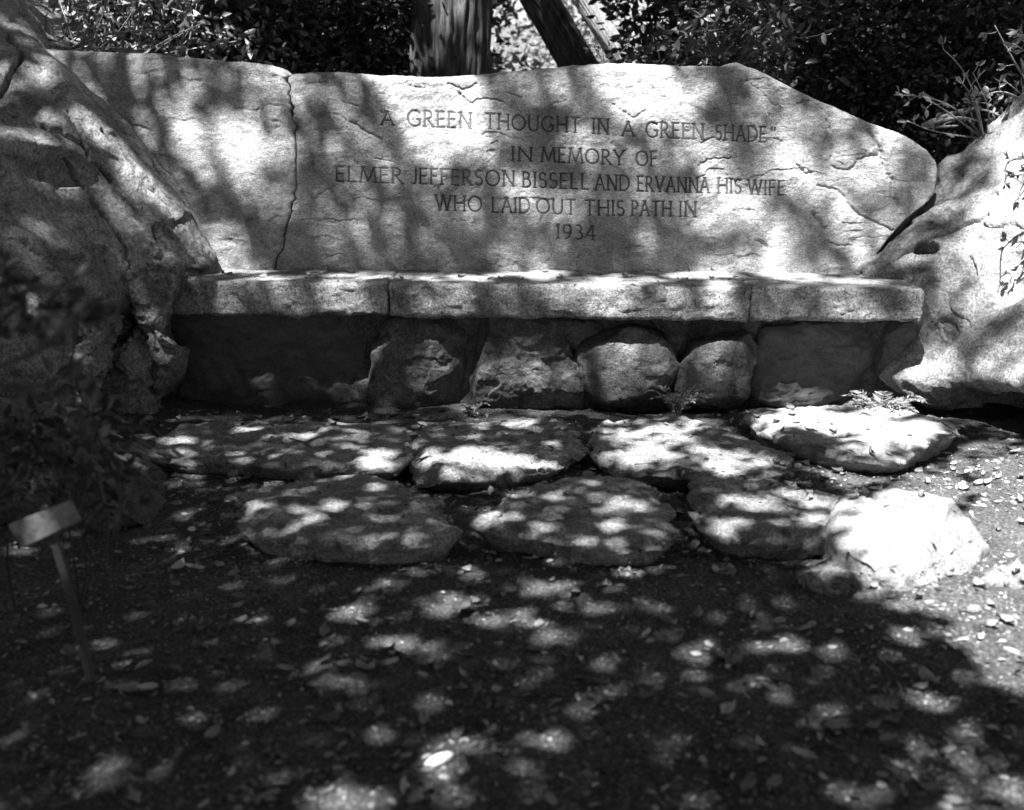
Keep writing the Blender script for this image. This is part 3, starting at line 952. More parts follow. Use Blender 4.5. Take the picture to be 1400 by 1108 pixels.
STEPS = [   # outline px, top height, bulge, material, label, roughness
    ([(192, 602), (240, 583), (330, 580), (450, 582), (540, 586), (550, 606), (544, 636), (500, 645), (400, 640), (300, 634), (214, 628)], .050, M_STEP, "long dark flagstone at the left of the row below the bench", .45),
    ([(566, 596), (600, 577), (660, 571), (745, 572), (782, 592), (803, 616), (770, 640), (700, 650), (624, 656), (566, 648), (556, 622)], .050, M_STEP, "flagstone with a bright sun stripe, second in the row below the bench", .5),
    ([(808, 606), (830, 577), (885, 568), (955, 571), (1012, 590), (1062, 614), (1076, 636), (1048, 652), (940, 652), (860, 644), (814, 628)], .050, M_STEP, "five sided flagstone below the arched base stone, right of the sun striped one", .4),
    ([(1024, 574), (1050, 562), (1150, 556), (1224, 560), (1272, 570), (1317, 588), (1288, 600), (1254, 612), (1232, 628), (1180, 628), (1100, 612), (1046, 594)], .045, M_PALE, "pale sunlit flagstone in front of the right boulder", .55),
    ([(320, 694), (332, 666), (400, 654), (480, 653), (545, 662), (602, 690), (628, 726), (598, 744), (520, 748), (420, 744), (345, 736)], .050, M_STEP, "worn shady flagstone at the left of the front row", .45),
    ([(650, 718), (678, 690), (722, 667), (782, 654), (850, 655), (892, 670), (922, 706), (924, 740), (872, 752), (800, 748), (705, 732)], .055, M_STEP, "large domed flagstone in the middle of the front row", .35),
    ([(948, 700), (952, 655), (1000, 651), (1080, 660), (1136, 672), (1184, 680), (1186, 710), (1156, 732), (1080, 738), (1010, 742), (972, 732)], .055, M_STEP, "flagstone with a dark undercut front next to the white rock", .6),
    ([(1152, 700), (1176, 672), (1216, 656), (1250, 632), (1294, 636), (1324, 660), (1346, 712), (1332, 734), (1320, 770), (1290, 786), (1232, 788), (1192, 770), (1150, 740)], .075, M_PALE, "jagged white rock glaring in full sun at the path edge", 1.1),
    ([(1092, 778), (1120, 762), (1160, 752), (1204, 758), (1226, 788), (1196, 806), (1150, 800), (1112, 798)], .022, M_STEP, "low half buried rock at the foot of the white rock", 1.2),
    ([(1334, 778), (1380, 772), (1450, 774), (1460, 800), (1350, 798)], .012, M_STEP, "flat stone sunk in the sunlit path at the right edge", .5),
]
for k, (pl, z, mt, lab, rg) in enumerate(STEPS):
    blg = 0.012 if k != 7 else 0.035
    o = pillow("flagstone" if k < 7 else "rock", [at_z(x, y, z) for x, y in pl], (0, 0, 1), blg, z + 0.05, mt, 800 + 17 * k, flat=9.0 if k != 7 else 3.0, rough=rg * (1.0 if k < 7 else 0.9), flare=-0.13 if k < 7 else .03, cuts=2 if k < 7 else 14, wob=.07 if k < 7 else .08, grow=1.05 if k < 7 else 1.02, chips=.016 if k != 7 else .005, cutlo=.66 if k == 7 else .78)
    tag(o, lab, "flagstone" if k < 7 else "rock")

# ------------------------------------------------------------------ what things rest on
VV, FF, b0 = [], [], 0
for V, F in SURF:
    VV.append(V)
    FF += (np.asarray(F) + b0).tolist() if isinstance(F, np.ndarray) else [[i + b0 for i in f] for f in F]
    b0 += len(V)
BVH = BVHTree.FromPolygons(np.vstack(VV).tolist(), FF)


def drop(x, y, z=3.0):
    h = BVH.ray_cast(Vector((x, y, z)), Vector((0, 0, -1)))
    return h[0], h[1]


def hit_px(px, py):
    d = ray(px, py)
    return BVH.ray_cast(Vector((0, 0, CAM_H)), Vector(d).normalized())[:2]


# ------------------------------------------------------------------ leaves and stems
def leaf_cloud(C, size, D=None, droop=0.0, width=0.5, curl=0.18):
    """one six-cornered folded leaf at each centre C; D: direction of the leaf (n,3)"""
    n = len(C)
    if D is None:
        D = RNG.normal(0, 1, (n, 3))
    D = D + np.array((0, 0, -droop))
    D = D / (np.linalg.norm(D, axis=1, keepdims=True) + 1e-9)
    R = RNG.normal(0, 1, (n, 3))
    S = np.cross(D, R); S /= np.linalg.norm(S, axis=1, keepdims=True) + 1e-9
    N = np.cross(S, D)
    size = np.broadcast_to(np.asarray(size, float), (n,))[:, None]
    L, W = D * size, S * size * width * 0.5
    K = N * size * curl
    v = np.stack((C, C + L * .3 + W * .85 + K, C + L * .68 + W * .8 + K * .9, C + L - K * 0.3, C + L * .68 - W * .8 + K * .9, C + L * .3 - W * .85 + K), 1).reshape(-1, 3)
    i = np.arange(n)[:, None] * 6
    F = np.vstack((i + np.array([[0, 1, 2, 3]]), i + np.array([[0, 3, 4, 5]])))
    return v, F


def tube(pts, radii, ns=10, rough=0.0, seed=0):
    pts = np.asarray(pts, float)
    n = len(pts)
    radii = np.broadcast_to(np.asarray(radii, float), (n,))
    T = np.gradient(pts, axis=0)
    T /= np.linalg.norm(T, axis=1, keepdims=True) + 1e-9
    ref = np.array((0.31, 0.9, 0.12)) if abs(T[:, 2]).mean() > 0.6 else np.array((0, 0, 1.0))
    A = np.cross(T, ref); A /= np.linalg.norm(A, axis=1, keepdims=True) + 1e-9
    B = np.cross(T, A)
    th = np.linspace(0, 2 * np.pi, ns, endpoint=False)
    P = pts[:, None] + radii[:, None, None] * (np.cos(th)[None, :, None] * A[:, None] + np.sin(th)[None, :, None] * B[:, None])
    if rough:
        q = P.reshape(-1, 3)
        c = np.repeat(pts, ns, 0)
        s = 1 + rough * (ridged(np.stack((np.tile(np.cos(th), n) * 8, np.tile(np.sin(th), n) * 8, q[:, 2] * 1.3), -1), 1.5, 4, seed))
        P = (c + (q - c) * s[:, None]).reshape(n, ns, 3)
    F = grid_faces(n, ns, wrap=True)
    V = np.vstack((P.reshape(-1, 3), pts[-1:]))
    last = np.arange(ns) + (n - 1) * ns
    tip = np.full(ns, n * ns)
    F2 = np.stack((last, np.roll(last, -1), tip), -1)
    return V, F, F2


class MB:
    def __init__(s): s.V, s.F, s.n = [], [], 0
    def add(s, V, *Fs):
        s.V.append(np.asarray(V, float))
        for F in Fs: s.F += (np.asarray(F) + s.n).tolist()
        s.n += len(V)
    def build(s, name, mat, parent=None, **k):
        return obj(name, np.vstack(s.V), s.F, mat, parent, **k)


def crown_points(c, r, n_clump, per, spread, seed):
    rg = np.random.default_rng(seed)
    d = rg.normal(0, 1, (n_clump, 3)); d /= np.linalg.norm(d, axis=1, keepdims=True)
    rad = rg.random(n_clump) ** 0.5
    cl = np.asarray(c) + d * rad[:, None] * np.asarray(r)
    pts = np.repeat(cl, per, 0) + rg.normal(0, spread, (n_clump * per, 3)) * np.array((1.2, 1.2, 0.7))
    return cl, pts


def tree(name, base, top, r0, r1, crowns, mats, label, cat="tree", group=None, leaf=0.09, limbs=5, seed=0, rough=0.10, bend=0.1, twigs=True):
    rg = np.random.default_rng(seed + 5)
    e = empty(name, base)
    tag(e, label, cat, group)
    base, top = np.array(base, float), np.array(top, float)
    t = np.linspace(0, 1, 26)[:, None]
    mid = base + (top - base) * t + np.sin(t * 3.0) * bend * rg.normal(0, 1, 3) * np.array((1, 1, 0))
    mb = MB()
    rr = r0 + (r1 - r0) * t[:, 0] + r0 * 0.5 * np.exp(-t[:, 0] * 18)
    V, F, F2 = tube(catmull(mid, 140), np.interp(np.linspace(0, 25, 140), np.arange(26), rr), 120, rough, seed)
    mb.add(V, F, F2)
    for (c, r, ncl, per, spr) in crowns:
        for k in range(limbs):
            s = mid[int(rg.integers(10, 25))]
            q = np.array(c) + rg.normal(0, 0.45, 3) * np.array(r)
            u = np.linspace(0, 1, 9)[:, None]
            line = s + (q - s) * u + np.sin(u * np.pi) * rg.normal(0, 0.12, 3)
            V, F, F2 = tube(line, np.linspace(r1 * 0.6, 0.012, 9), 8)
            mb.add(V, F, F2)
    mb.build("trunk", mats[0], e)
    Vs, Fs, nb = [], [], 0
    for k, (c, r, ncl, per, spr) in enumerate(crowns):
        cl, pts = crown_points(c, r, ncl, per, spr, seed * 3 + k)
        v, f = leaf_cloud(pts, leaf * RNG.uniform(0.7, 1.3, len(pts)), droop=0.4)
        Vs.append(v); Fs.append(f + nb); nb += len(v)
    if Vs:
        obj("crown", np.vstack(Vs), np.vstack(Fs), mats[1], e, smooth=False)
    return e


def gz(x, y):
    return float(ground_z(np.array([[x, y, 0.0]]))[0])


# --- trees and shrubs behind the bench
def bgx(px, Y): return at_y(px, 50, Y)[0]


x = bgx(614, 6.4)
tree("oak_tree", (x - .05, 6.4, gz(x, 6.4)), (x + .10, 6.6, 5.6), 0.215, 0.17, [((x, 6.9, 5.0), (2.0, 1.4, 1.1), 260, 26, .20)], (M_BARK, M_LEAF_DARK),
     "thick tree with deeply ridged bark rising right behind the inscribed slab", limbs=5, seed=1, rough=0.11, bend=0.02)
tree("oak_tree", (1.22, 8.4, gz(1.2, 8.4)), (-2.2, 8.6, 5.8), 0.12, 0.085, [((-2.0, 9, 5.6), (1.6, 1.0, 0.8), 90, 24, .22)], (M_BARK, M_LEAF_DARK),
     "thinner dark tree leaning left beside the bright gap in the leaves", limbs=4, seed=2, bend=0.06, rough=.16)
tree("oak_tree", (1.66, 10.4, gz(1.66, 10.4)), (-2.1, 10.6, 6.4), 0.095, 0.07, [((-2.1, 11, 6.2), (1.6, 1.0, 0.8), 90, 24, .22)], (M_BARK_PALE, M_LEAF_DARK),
     "pale slanting trunk seen in the bright gap behind the back", limbs=3, seed=3, bend=0.03)


def shrub(name, px, py, Y, r, ncl, per, spr, mat, label, leaf=0.06, stems=9, group=None, seed=0, stem_mat=None, stem_r=0.012, width=0.5):
    c = at_y(px, py, Y)
    z0 = gz(c[0], Y)
    e = empty(name, (c[0], Y, z0))
    tag(e, label, "shrub", group)
    rg = np.random.default_rng(seed + 77)
    cl, pts = crown_points(c, r, ncl, per, spr, seed + 900)
    D = (pts - np.repeat(cl, per, 0)) + rg.normal(0, .05, pts.shape)
    v, f = leaf_cloud(pts, leaf * rg.uniform(0.6, 1.3, len(pts)), D, droop=0.02, width=width)
    mb = MB()
    for k in range(stems):
        q = cl[int(rg.integers(0, len(cl)))]
        s = np.array((c[0] + rg.normal(0, .06), Y + rg.normal(0, .06), z0 - 0.02))
        u = np.linspace(0, 1, 10)[:, None]
        line = s + (q - s) * u + np.sin(u * np.pi) * rg.normal(0, .06, 3)
        V, F, F2 = tube(line, np.linspace(stem_r, stem_r * .3, 10), 6)
        mb.add(V, F, F2)
        for j in range(5):
            q2 = cl[int(rg.integers(0, len(cl)))]
            s2 = line[int(rg.integers(5, 10))]
            if np.linalg.norm(q2 - s2) < 0.8:
                l2 = s2 + (q2 - s2) * u + np.sin(u * np.pi) * rg.normal(0, .03, 3)
                V, F, F2 = tube(l2, np.linspace(stem_r * .5, stem_r * .2, 10), 5)
                mb.add(V, F, F2)
    mb.build("stem", stem_mat or M_BARK_DARK, e)
    obj("foliage", v, f, mat, e, smooth=False)
    return e


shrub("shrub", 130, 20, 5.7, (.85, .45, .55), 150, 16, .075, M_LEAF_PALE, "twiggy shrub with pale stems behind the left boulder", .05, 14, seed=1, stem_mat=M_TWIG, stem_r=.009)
shrub("shrub", 330, 40, 6.6, (1.0, .6, 1.1), 430, 26, .12, M_LEAF_DARK, "dense dark shrub behind the plain left slab", .05, 8, seed=2)
shrub("shrub", 480, 30, 6.9, (.75, .6, 1.2), 430, 26, .12, M_LEAF_DARK, "dark shrub filling the space left of the thick trunk", .05, 8, seed=3)
shrub("shrub", 925, 40, 7.4, (.32, .5, .9), 90, 22, .09, M_LEAF_DARK, "loose bush with broad leaves right of the slanting trunks", .07, 7, seed=5)
shrub("shrub", 985, 62, 5.6, (.40, .25, .36), 70, 12, .06, M_LEAF_NEAR, "small leafy sapling rising over the highest edge of the inscribed slab", .06, 7, seed=6, stem_r=.008)
shrub("shrub", 1090, 50, 7.4, (.9, .6, 1.1), 300, 22, .11, M_LEAF_NEAR, "speckled shrub behind the sloping shoulder of the inscribed slab", .06, 8, seed=7)
shrub("shrub", 1240, 60, 7.2, (.8, .7, 1.2), 460, 26, .12, M_LEAF_DARK, "deep dark shrub above the gap between slab and right boulder", .05, 8, seed=8)
shrub("shrub", 1390, 40, 6.6, (.8, .6, 1.2), 360, 24, .11, M_LEAF_DARK, "dark shrub behind the top of the right boulder", .05, 8, seed=9)
shrub("shrub", 200, -20, 8.6, (2.4, .6, 1.4), 420, 26, .14, M_LEAF_DARK, "tall dark thicket far behind the left half of the back", .09, 9, seed=10)
shrub("shrub", 1270, -10, 9.4, (1.95, .6, 1.5), 380, 26, .14, M_LEAF_DARK, "tall thicket far behind the right half of the back", .09, 9, seed=11)


# far wood that reads as one mass
mb_pts = []
for (px, py, Y, r, n) in ((0, 0, 13, (4, 1.5, 3.0), 700), (420, 10, 13.5, (2.6, 1.2, 2.6), 620), (1190, 20, 14, (2.5, 1.5, 3), 560), (1450, 0, 13, (4, 1.5, 3), 700), (560, -200, 14, (3, 1.2, 1.2), 200)):
    cl, p = crown_points(at_y(px, py, Y), r, n, 22, .22, int(px + 5000))
    mb_pts.append(p)
rgw = np.random.default_rng(99)                       # the wood goes on round the path, at the sides and behind
for k in range(46):
    a = math.radians(rgw.uniform(150, 390))
    rr = rgw.uniform(7.5, 10.5)
    cl, p = crown_points((rr * math.cos(a), 1 + rr * math.sin(a), rgw.uniform(1.2, 4.2)), (1.5, 1.5, 1.5), 70, 22, .24, 7000 + k)
    mb_pts.append(p)
pts = np.vstack(mb_pts)
v, f = leaf_cloud(pts, .15 * RNG.uniform(.7, 1.3, len(pts)))
o = obj("woodland", v, f, M_LEAF_DARK, smooth=False)
tag(o, "far dark wood of leaves behind all the shrubs", "woodland", kind="stuff")


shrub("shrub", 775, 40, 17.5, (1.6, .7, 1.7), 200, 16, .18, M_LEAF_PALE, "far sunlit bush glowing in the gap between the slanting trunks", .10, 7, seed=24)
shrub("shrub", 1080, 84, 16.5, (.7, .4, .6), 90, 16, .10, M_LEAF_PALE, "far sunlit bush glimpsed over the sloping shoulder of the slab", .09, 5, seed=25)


# sprays of twigs with leaves over the right boulder and elsewhere
def spray(name, start, tips, Ya, Yb, label, leaf, mat, twig_mat, seed, per=9, thick=.006):
    rg = np.random.default_rng(seed)
    s = at_y(start[0], start[1], Ya)
    e = empty(name, s)
    tag(e, label, "branch")
    mb = MB(); LV, LD = [], []
    for (tx, ty) in tips:
        q = at_y(tx, ty, Yb + rg.normal(0, .06))
        u = np.linspace(0, 1, 14)[:, None]
        line = s + (q - s) * u + np.sin(u * np.pi) * (rg.normal(0, .035, 3) + np.array((0, 0, .03)))
        V, F, F2 = tube(line, np.linspace(thick, thick * .3, 14), 6)
        mb.add(V, F, F2)
        dirn = (q - s) / np.linalg.norm(q - s)
        for k in range(per):
            i = int(rg.integers(4, 14))
            p = line[i]
            dd = dirn * .4 + rg.normal(0, .6, 3)
            dd /= np.linalg.norm(dd)
            ln = rg.uniform(.01, .05)
            tw = p + dd * ln
            V, F, F2 = tube(np.array([p, (p + tw) / 2 + rg.normal(0, .003, 3), tw]), [thick * .3, thick * .25, thick * .2], 5)
            mb.add(V, F, F2)
            for j in range(3):
                LV.append(tw); LD.append(dd + rg.normal(0, .55, 3))
    mb.build("stem", twig_mat, e)
    v, f = leaf_cloud(np.array(LV), leaf * rg.uniform(.6, 1.2, len(LV)), np.array(LD), width=.48, curl=.10)
    obj("foliage", v, f, mat, e, smooth=False)
    return e


spray("branch", (1262, 172), [(1310, 172), (1338, 166), (1366, 158)], 4.9, 4.75, "bare pale stick arching over the right boulder's crest", .02, M_LEAF_PALE, M_TWIG, 31, per=1, thick=.012)
spray("branch", (1345, 190), [(1222, 130), (1240, 165), (1290, 68), (1310, 110), (1345, 120), (1272, 140), (1330, 100)], 4.8, 4.7, "thin leafy sprig spreading between the slab and the right boulder", .036, M_LEAF_PALE, M_TWIG, 32, per=6, thick=.005)
spray("branch", (1440, 170), [(1360, 35), (1385, 60), (1395, 40), (1380, 115), (1410, 90), (1350, 130)], 4.6, 4.5, "upright twig with narrow pale leaves on the right boulder, cut by the frame", .042, M_LEAF_PALE, M_TWIG, 33, per=6, thick=.006)
spray("branch", (1470, 230), [(1375, 245), (1385, 280), (1395, 260), (1390, 240), (1410, 285)], 3.7, 3.75, "small leafy twig hanging before the sunlit face of the right boulder", .032, M_LEAF_DARK, M_BARK, 34, per=5, thick=.006)
spray("branch", (70, 90), [(90, 20), (150, 30), (185, 10), (210, 50), (130, 60), (170, 66), (235, 40), (60, 20)], 5.3, 5.0, "pale bare twigs crossing above the plain left slab", .035, M_LEAF_PALE, M_TWIG, 35, per=4, thick=.006)
spray("branch", (1000, 100), [(950, 60), (975, 45), (1000, 40), (1040, 60), (1085, 62), (1110, 50), (960, 80), (1030, 8)], 4.75, 4.7, "leafy shoot standing on the peak of the inscribed slab", .045, M_LEAF_NEAR, M_BARK, 36, per=6, thick=.005)
spray("branch", (826, 92), [(806, 72), (820, 70), (845, 75), (856, 62), (835, 60)], 4.65, 4.6, "tiny dry tuft on the top edge of the inscribed slab", .022, M_LEAF_NEAR, M_BARK, 37, per=4, thick=.002)

# --- foreground at the left
o = pillow("rock", [at_y(x, y, 2.75) for x, y in ((-260, 560), (-60, 540), (60, 548), (135, 560), (186, 600), (214, 655), (222, 720), (214, 770), (120, 800), (-260, 830))], (0.15, -1, .35), .16, .6, M_MORTAR, 960, flat=2.2, rough=1.5, cuts=6, wob=.08)
tag(o, "rough dark rock bank in the left foreground behind the little sign", "rock")
shrub("shrub", 60, 610, 2.15, (.20, .14, .11), 55, 8, .04, M_LEAF_NEAR, "sparse blurred sprigs growing on the dark left bank", .034, 5, seed=21, stem_r=.003)
spray("branch", (-60, 520), [(30, 410), (75, 395), (100, 415), (60, 440), (20, 440), (88, 430)], 1.3, 1.3, "blurred leafy sprig before the left boulder", .026, M_LEAF_NEAR, M_BARK, 38, per=9, thick=.004)
spray("branch", (150, 770), [(110, 560), (150, 600), (120, 610), (165, 640)], 2.0, 1.9, "blurred sprig rising over the dark foreground shrub", .04, M_LEAF_NEAR, M_BARK, 39, per=7, thick=.004)

# --- the little sign
Ys = 1.78
base = at_z(124, 938, 0.0); base[2] = gz(base[0], base[1])
sign = empty("sign", base)
tag(sign, "small tilted blank plate sign on a leaning stake in the dark left corner", "sign")
ta = at_y(70, 722, Ys + .012)
mb = MB()
dirp = base - ta
foot = base + dirp * 0.06
hd = np.array((0.0066, 0, 0)); dp_ = np.array((0, 0.005, 0))
ln = np.linspace(0, 1, 12)[:, None]
line = ta + (foot - ta) * ln + np.sin(ln * 3.1) * np.array((0.004, 0, 0))
P = np.stack((line - hd - dp_, line + hd - dp_, line + hd + dp_, line - hd + dp_), 1)
mb.add(P.reshape(-1, 3), grid_faces(12, 4, wrap=True), np.array([[0, 1, 2, 3], [47, 46, 45, 44]]))
mb.build("post", M_WOOD, sign, smooth=False)
co = [at_y(x, y, Ys) for x, y in ((10, 718), (97, 684), (111, 712), (31, 749))]
co = np.array(co); cen = co.mean(0)
ring = catmull(co, 4, closed=True)
mbp = MB()
outs = []
for i in range(4):                                    # rounded corners
    a, b, c = co[i - 1], co[i], co[(i + 1) % 4]
    p1, p2 = b + (a - b) * .025, b + (c - b) * .025
    outs += [p1, (p1 + p2) / 4 + b / 2, p2]
outs = np.array(outs)
k = len(outs)
fr = outs; fb = outs + np.array((0, .0025, 0))
inn = cen + (outs - cen) * .94 + np.array((0, -.0006, 0))
mbp.add(np.vstack((inn, fr, fb, [inn.mean(0)], [fb.mean(0)])),
        [[i, (i + 1) % k, k + (i + 1) % k, k + i] for i in range(k)], [[k + i, k + (i + 1) % k, 2 * k + (i + 1) % k, 2 * k + i] for i in range(k)])
mbp.F += [[(i + 1) % k, i, 3 * k] for i in range(k)] + [[2 * k + i, 2 * k + (i + 1) % k, 3 * k + 1] for i in range(k)]
SURF.append((np.vstack((fr, [fr.mean(0)])), [[i, (i + 1) % k, k] for i in range(k)]))
mbp.build("plate", M_PLATE, sign, smooth=False)


# --- ferns and seedlings at the foot of the bench
def fern(px, py, Y, n, L, label, seed, mat=M_FERN, leaf=.022, name="fern", up=1.0, fan=(0, 360)):
    rg = np.random.default_rng(seed)
    b = at_y(px, py, Y)
    h, _ = drop(b[0], Y, 0.30)
    b[2] = h.z if h else 0.0

    e = empty(name, b)
    tag(e, label, "plant")
    for i in range(n):
        a = math.radians(fan[0] + (fan[1] - fan[0]) * (i + rg.uniform(-.3, .3)) / n)
        l = L * rg.uniform(.7, 1.15)
        u = np.linspace(0, 1, 12)
        out = np.array((math.cos(a), math.sin(a), 0))
        line = b + np.outer(u * l * .75, out) + np.outer((1.25 * u - 0.75 * u * u) * l * up, (0, 0, 1))
        mb = MB()
        V, F, F2 = tube(line, np.linspace(.0016, .0006, 12), 5)
        mb.add(V, F, F2)
        side = np.cross(out, (0, 0, 1.0))
        T = np.gradient(line, axis=0)
        C, D, S = [], [], []
        for k in range(2, 12):
            for sg in (-1, 1):
                C.append(line[k]); D.append(T[k] / np.linalg.norm(T[k]) * .7 + sg * side + rg.normal(0, .1, 3)); S.append(leaf * (1.15 - .75 * u[k]) * rg.uniform(.85, 1.15))
        C.append(line[-1]); D.append(T[-1]); S.append(leaf * .6)
        v, f = leaf_cloud(np.array(C), np.array(S), np.array(D), width=.36, curl=.05)
        mb.add(v, f)
        mb.build("frond", mat, e, smooth=False)
    return e


fern(926, 560, 3.88, 11, .16, "small fern before the gap between egg-shaped and arched base stones", 51, leaf=.036, up=1.25)
fern(1206, 552, 3.84, 15, .20, "bushy fern with long pale leaflets at the foot of the right boulder", 52, leaf=.05, up=1.1)
fern(646, 566, 3.88, 5, .075, "tiny pale seedling at the foot of the broad rough base stone", 53, leaf=.026, name="seedling", up=1.3)
fern(1320, 560, 3.72, 4, .03, "little weed in the shadow under the right boulder's lip", 54, leaf=.015, name="seedling")

# ------------------------------------------------------------------ fallen leaves, pebbles, litter
def curled_leaf(name, L, W, curl, twist, seed):
    rg = np.random.default_rng(seed)
    n, m = 9, 5
    u = np.linspace(0, 1, n); w = np.linspace(-1, 1, m)
    U, Wd = np.meshgrid(u, w, indexing='ij')
    prof = np.sin(np.pi * np.clip(U, .02, 1) ** .85) ** .8 * (1 + .12 * np.sin(U * 26 + seed))
    X = (U - .5) * L
    Yv = Wd * prof * W * .5
    Z = curl * L * (np.abs(Wd) ** 1.5 * .35 + (U - .5) ** 2 * .9) + twist * Wd * (U - .5) * L + .004
    P = np.stack((X, Yv, Z), -1)
    q = P.reshape(-1, 3)
    q[:, 2] += .0015 * fbm(q, 60, 2, seed)
    lo = q.copy(); lo[:, 2] -= .0006
    F = grid_faces(n, m)
    idx = np.arange(n * m).reshape(n, m)
    loop = np.concatenate((idx[0, :-1], idx[:-1, -1], idx[-1, :0:-1], idx[:0:-1, 0]))
    Fs = np.stack((loop, np.roll(loop, -1), np.roll(loop, -1) + n * m, loop + n * m), -1)
    me = raw_mesh(name, np.vstack((q, lo)), np.vstack((F, F[:, ::-1] + n * m, Fs)))
    me.materials.append(M_LITTER)
    return me


LEAVES = [curled_leaf("fallen_leaf", L, W, c, t, s) for L, W, c, t, s in ((.040, .019, .25, .1, 1), (.034, .020, .55, -.3, 2), (.048, .017, .15, .3, 3), (.030, .015, .8, .2, 4), (.038, .022, -.25, .1, 5), (.026, .014, .4, .5, 6))]
ZONES = [  # px box, count, label, group
    ((300, 366, 1190, 384), 34, "dry leaf lying on the seat of the stone bench", "dry leaves on the bench seat"),
    ((240, 566, 620, 582), 26, "dry leaf in the dirt along the left foot of the bench", "leaves along the left foot of the bench"),
    ((760, 556, 1200, 600), 22, "dry leaf in the dirt between bench base and right flagstones", "leaves along the right foot of the bench"),
    ((540, 580, 820, 680), 22, "dry leaf around or on the sun striped flagstone", "leaves around the sun striped flagstone"),
    ((1060, 612, 1400, 690), 56, "dry leaf on the littered ground behind the white rock", "leaves behind the white rock"),
    ((1300, 640, 1400, 900), 26, "pale leaf on the sunlit right part of the path", "leaves on the sunlit path"),
    ((230, 640, 340, 800), 24, "dry leaf on the dark ground left of the front row", "leaves left of the front row"),
    ((240, 780, 620, 960), 34, "dry leaf on the dark path below the left flagstone", "leaves on the left path"),
    ((620, 760, 1000, 960), 34, "dry leaf on the dappled path below the domed flagstone", "leaves on the middle path"),
    ((990, 800, 1320, 1100), 34, "dry leaf on the shady path below the white rock", "leaves on the right path"),
    ((60, 940, 1000, 1100), 26, "dry leaf on the nearest dark strip of the path", "leaves on the nearest path"),
    ((930, 650, 960, 760), 10, "dry leaf in the gap beside the undercut flagstone", "leaves in the gap"),
]
rgl = random.Random(5)
for (x0, y0, x1, y1), n, lab, grp in ZONES:
    for i in range(n):
        p, nn = hit_px(rgl.uniform(x0, x1), rgl.uniform(y0, y1))
        if p is None or nn is None or abs(nn.z) < .55: continue
        if nn.z < 0: nn = -nn
        o = bpy.data.objects.new("fallen_leaf", LEAVES[rgl.randrange(6)])
        q = nn.to_track_quat('Z', 'Y').to_matrix().to_4x4()
        s = rgl.uniform(.6, 1.25)
        o.matrix_world = Matrix.Translation(p + nn * .0015) @ q @ Matrix.Rotation(rgl.uniform(0, 6.28), 4, 'Z') @ Matrix.Rotation(rgl.gauss(0, .18), 4, 'X') @ Matrix.Diagonal((s, s, s, 1))
        COL.objects.link(o)
        tag(o, lab, "leaf", grp)

# fine litter: crumbs of leaf and twig that nobody could count
C, D, S = [], [], []
SMALL = [((180, 560, 1330, 600), 900), ((540, 580, 830, 700), 700), ((930, 600, 1400, 700), 1300), ((200, 640, 1000, 790), 900), ((0, 740, 1400, 1108), 3000), ((1180, 640, 1400, 960), 120), ((280, 364, 1200, 392), 110), ((230, 640, 340, 790), 160)]
for (x0, y0, x1, y1), n in SMALL:
    for i in range(n):
        p, nn = hit_px(rgl.uniform(x0, x1), rgl.uniform(y0, y1))
        if p is None or abs(nn.z) < .5: continue
        if p.z > 0.03 and p.z < .3 and rgl.random() < .8: continue
        C.append((p.x, p.y, p.z + .002)); a = rgl.uniform(0, 6.28)
        D.append((math.cos(a), math.sin(a), rgl.uniform(-.05, .25))); S.append(.004 + .022 * rgl.random() ** 2.2)
v, f = leaf_cloud(np.array(C), np.array(S), np.array(D), width=.5, curl=.12)
o = obj("leaf_litter", v, f, M_DEBRIS, smooth=False)
tag(o, "fine crumbs of dry leaves scattered over the dirt", "litter", kind="stuff")


def pebble_at(px, py, L, W, H, rot, label, mat, seed, z=0):
    p, _ = hit_px(px, py)
    n, m = 20, 30
    th = np.linspace(0, math.pi, n); ph = np.linspace(0, 2 * math.pi, m, endpoint=False)
    TH, PHI = np.meshgrid(th, ph, indexing='ij')
    q = np.stack((np.sin(TH) * np.cos(PHI) * L, np.sin(TH) * np.sin(PHI) * W, np.cos(TH) * H), -1).reshape(-1, 3)
    q = q * (1 + .14 * fbm(q, 1.0 / L, 3, seed))[:, None]
    c, s = math.cos(rot), math.sin(rot)
    q = np.stack((q[:, 0] * c - q[:, 1] * s, q[:, 0] * s + q[:, 1] * c, q[:, 2] + H * .45), -1) + np.array(p)
    o = obj("pebble", q, grid_faces(n, m, wrap=True), mat)
    tag(o, label, "pebble")


pebble_at(600, 1043, .029, .0105, .009, math.radians(42), "white oblong pebble shining on the dark path at the bottom", M_PEBBLE, 1)
pebble_at(995, 913, .006, .005, .005, 0, "tiny white pebble on the shady path below the undercut flagstone", M_PEBBLE, 2)
PEB = [(1332, 836, .016, "rounded pale stone on the sunlit path by the edge of the shade"), (1250, 850, .010, "small stone at the shadow's edge below the white rock"), (740, 645, .012, "pale pebble in the dirt under the sun striped flagstone"),
       (680, 706, .013, "stone in the gap left of the domed flagstone"), (1245, 540, .016, "small stone at the foot of the pale boulder beside the bushy fern"), (970, 545, .020, "small stone at the foot of the arched base stone"),
       (540, 650, .014, "stone in the gap between the two left flagstones"), (830, 800, .012, "brownish stone below the domed flagstone's front"), (1090, 640, .02, "stone wedged in the gap between pale and five sided flagstones"), (1212, 815, .018, "knobbly stone below the white rock's lower tip"),
       (530, 800, .011, "dull stone on the path below the worn flagstone"), (1385, 690, .014, "stone among the leaves at the right frame edge")]
for k, (px, py, r, lab) in enumerate(PEB):
    pebble_at(px, py, r, r * .75, r * .6, k * 1.3, lab, M_STEP, 10 + k)
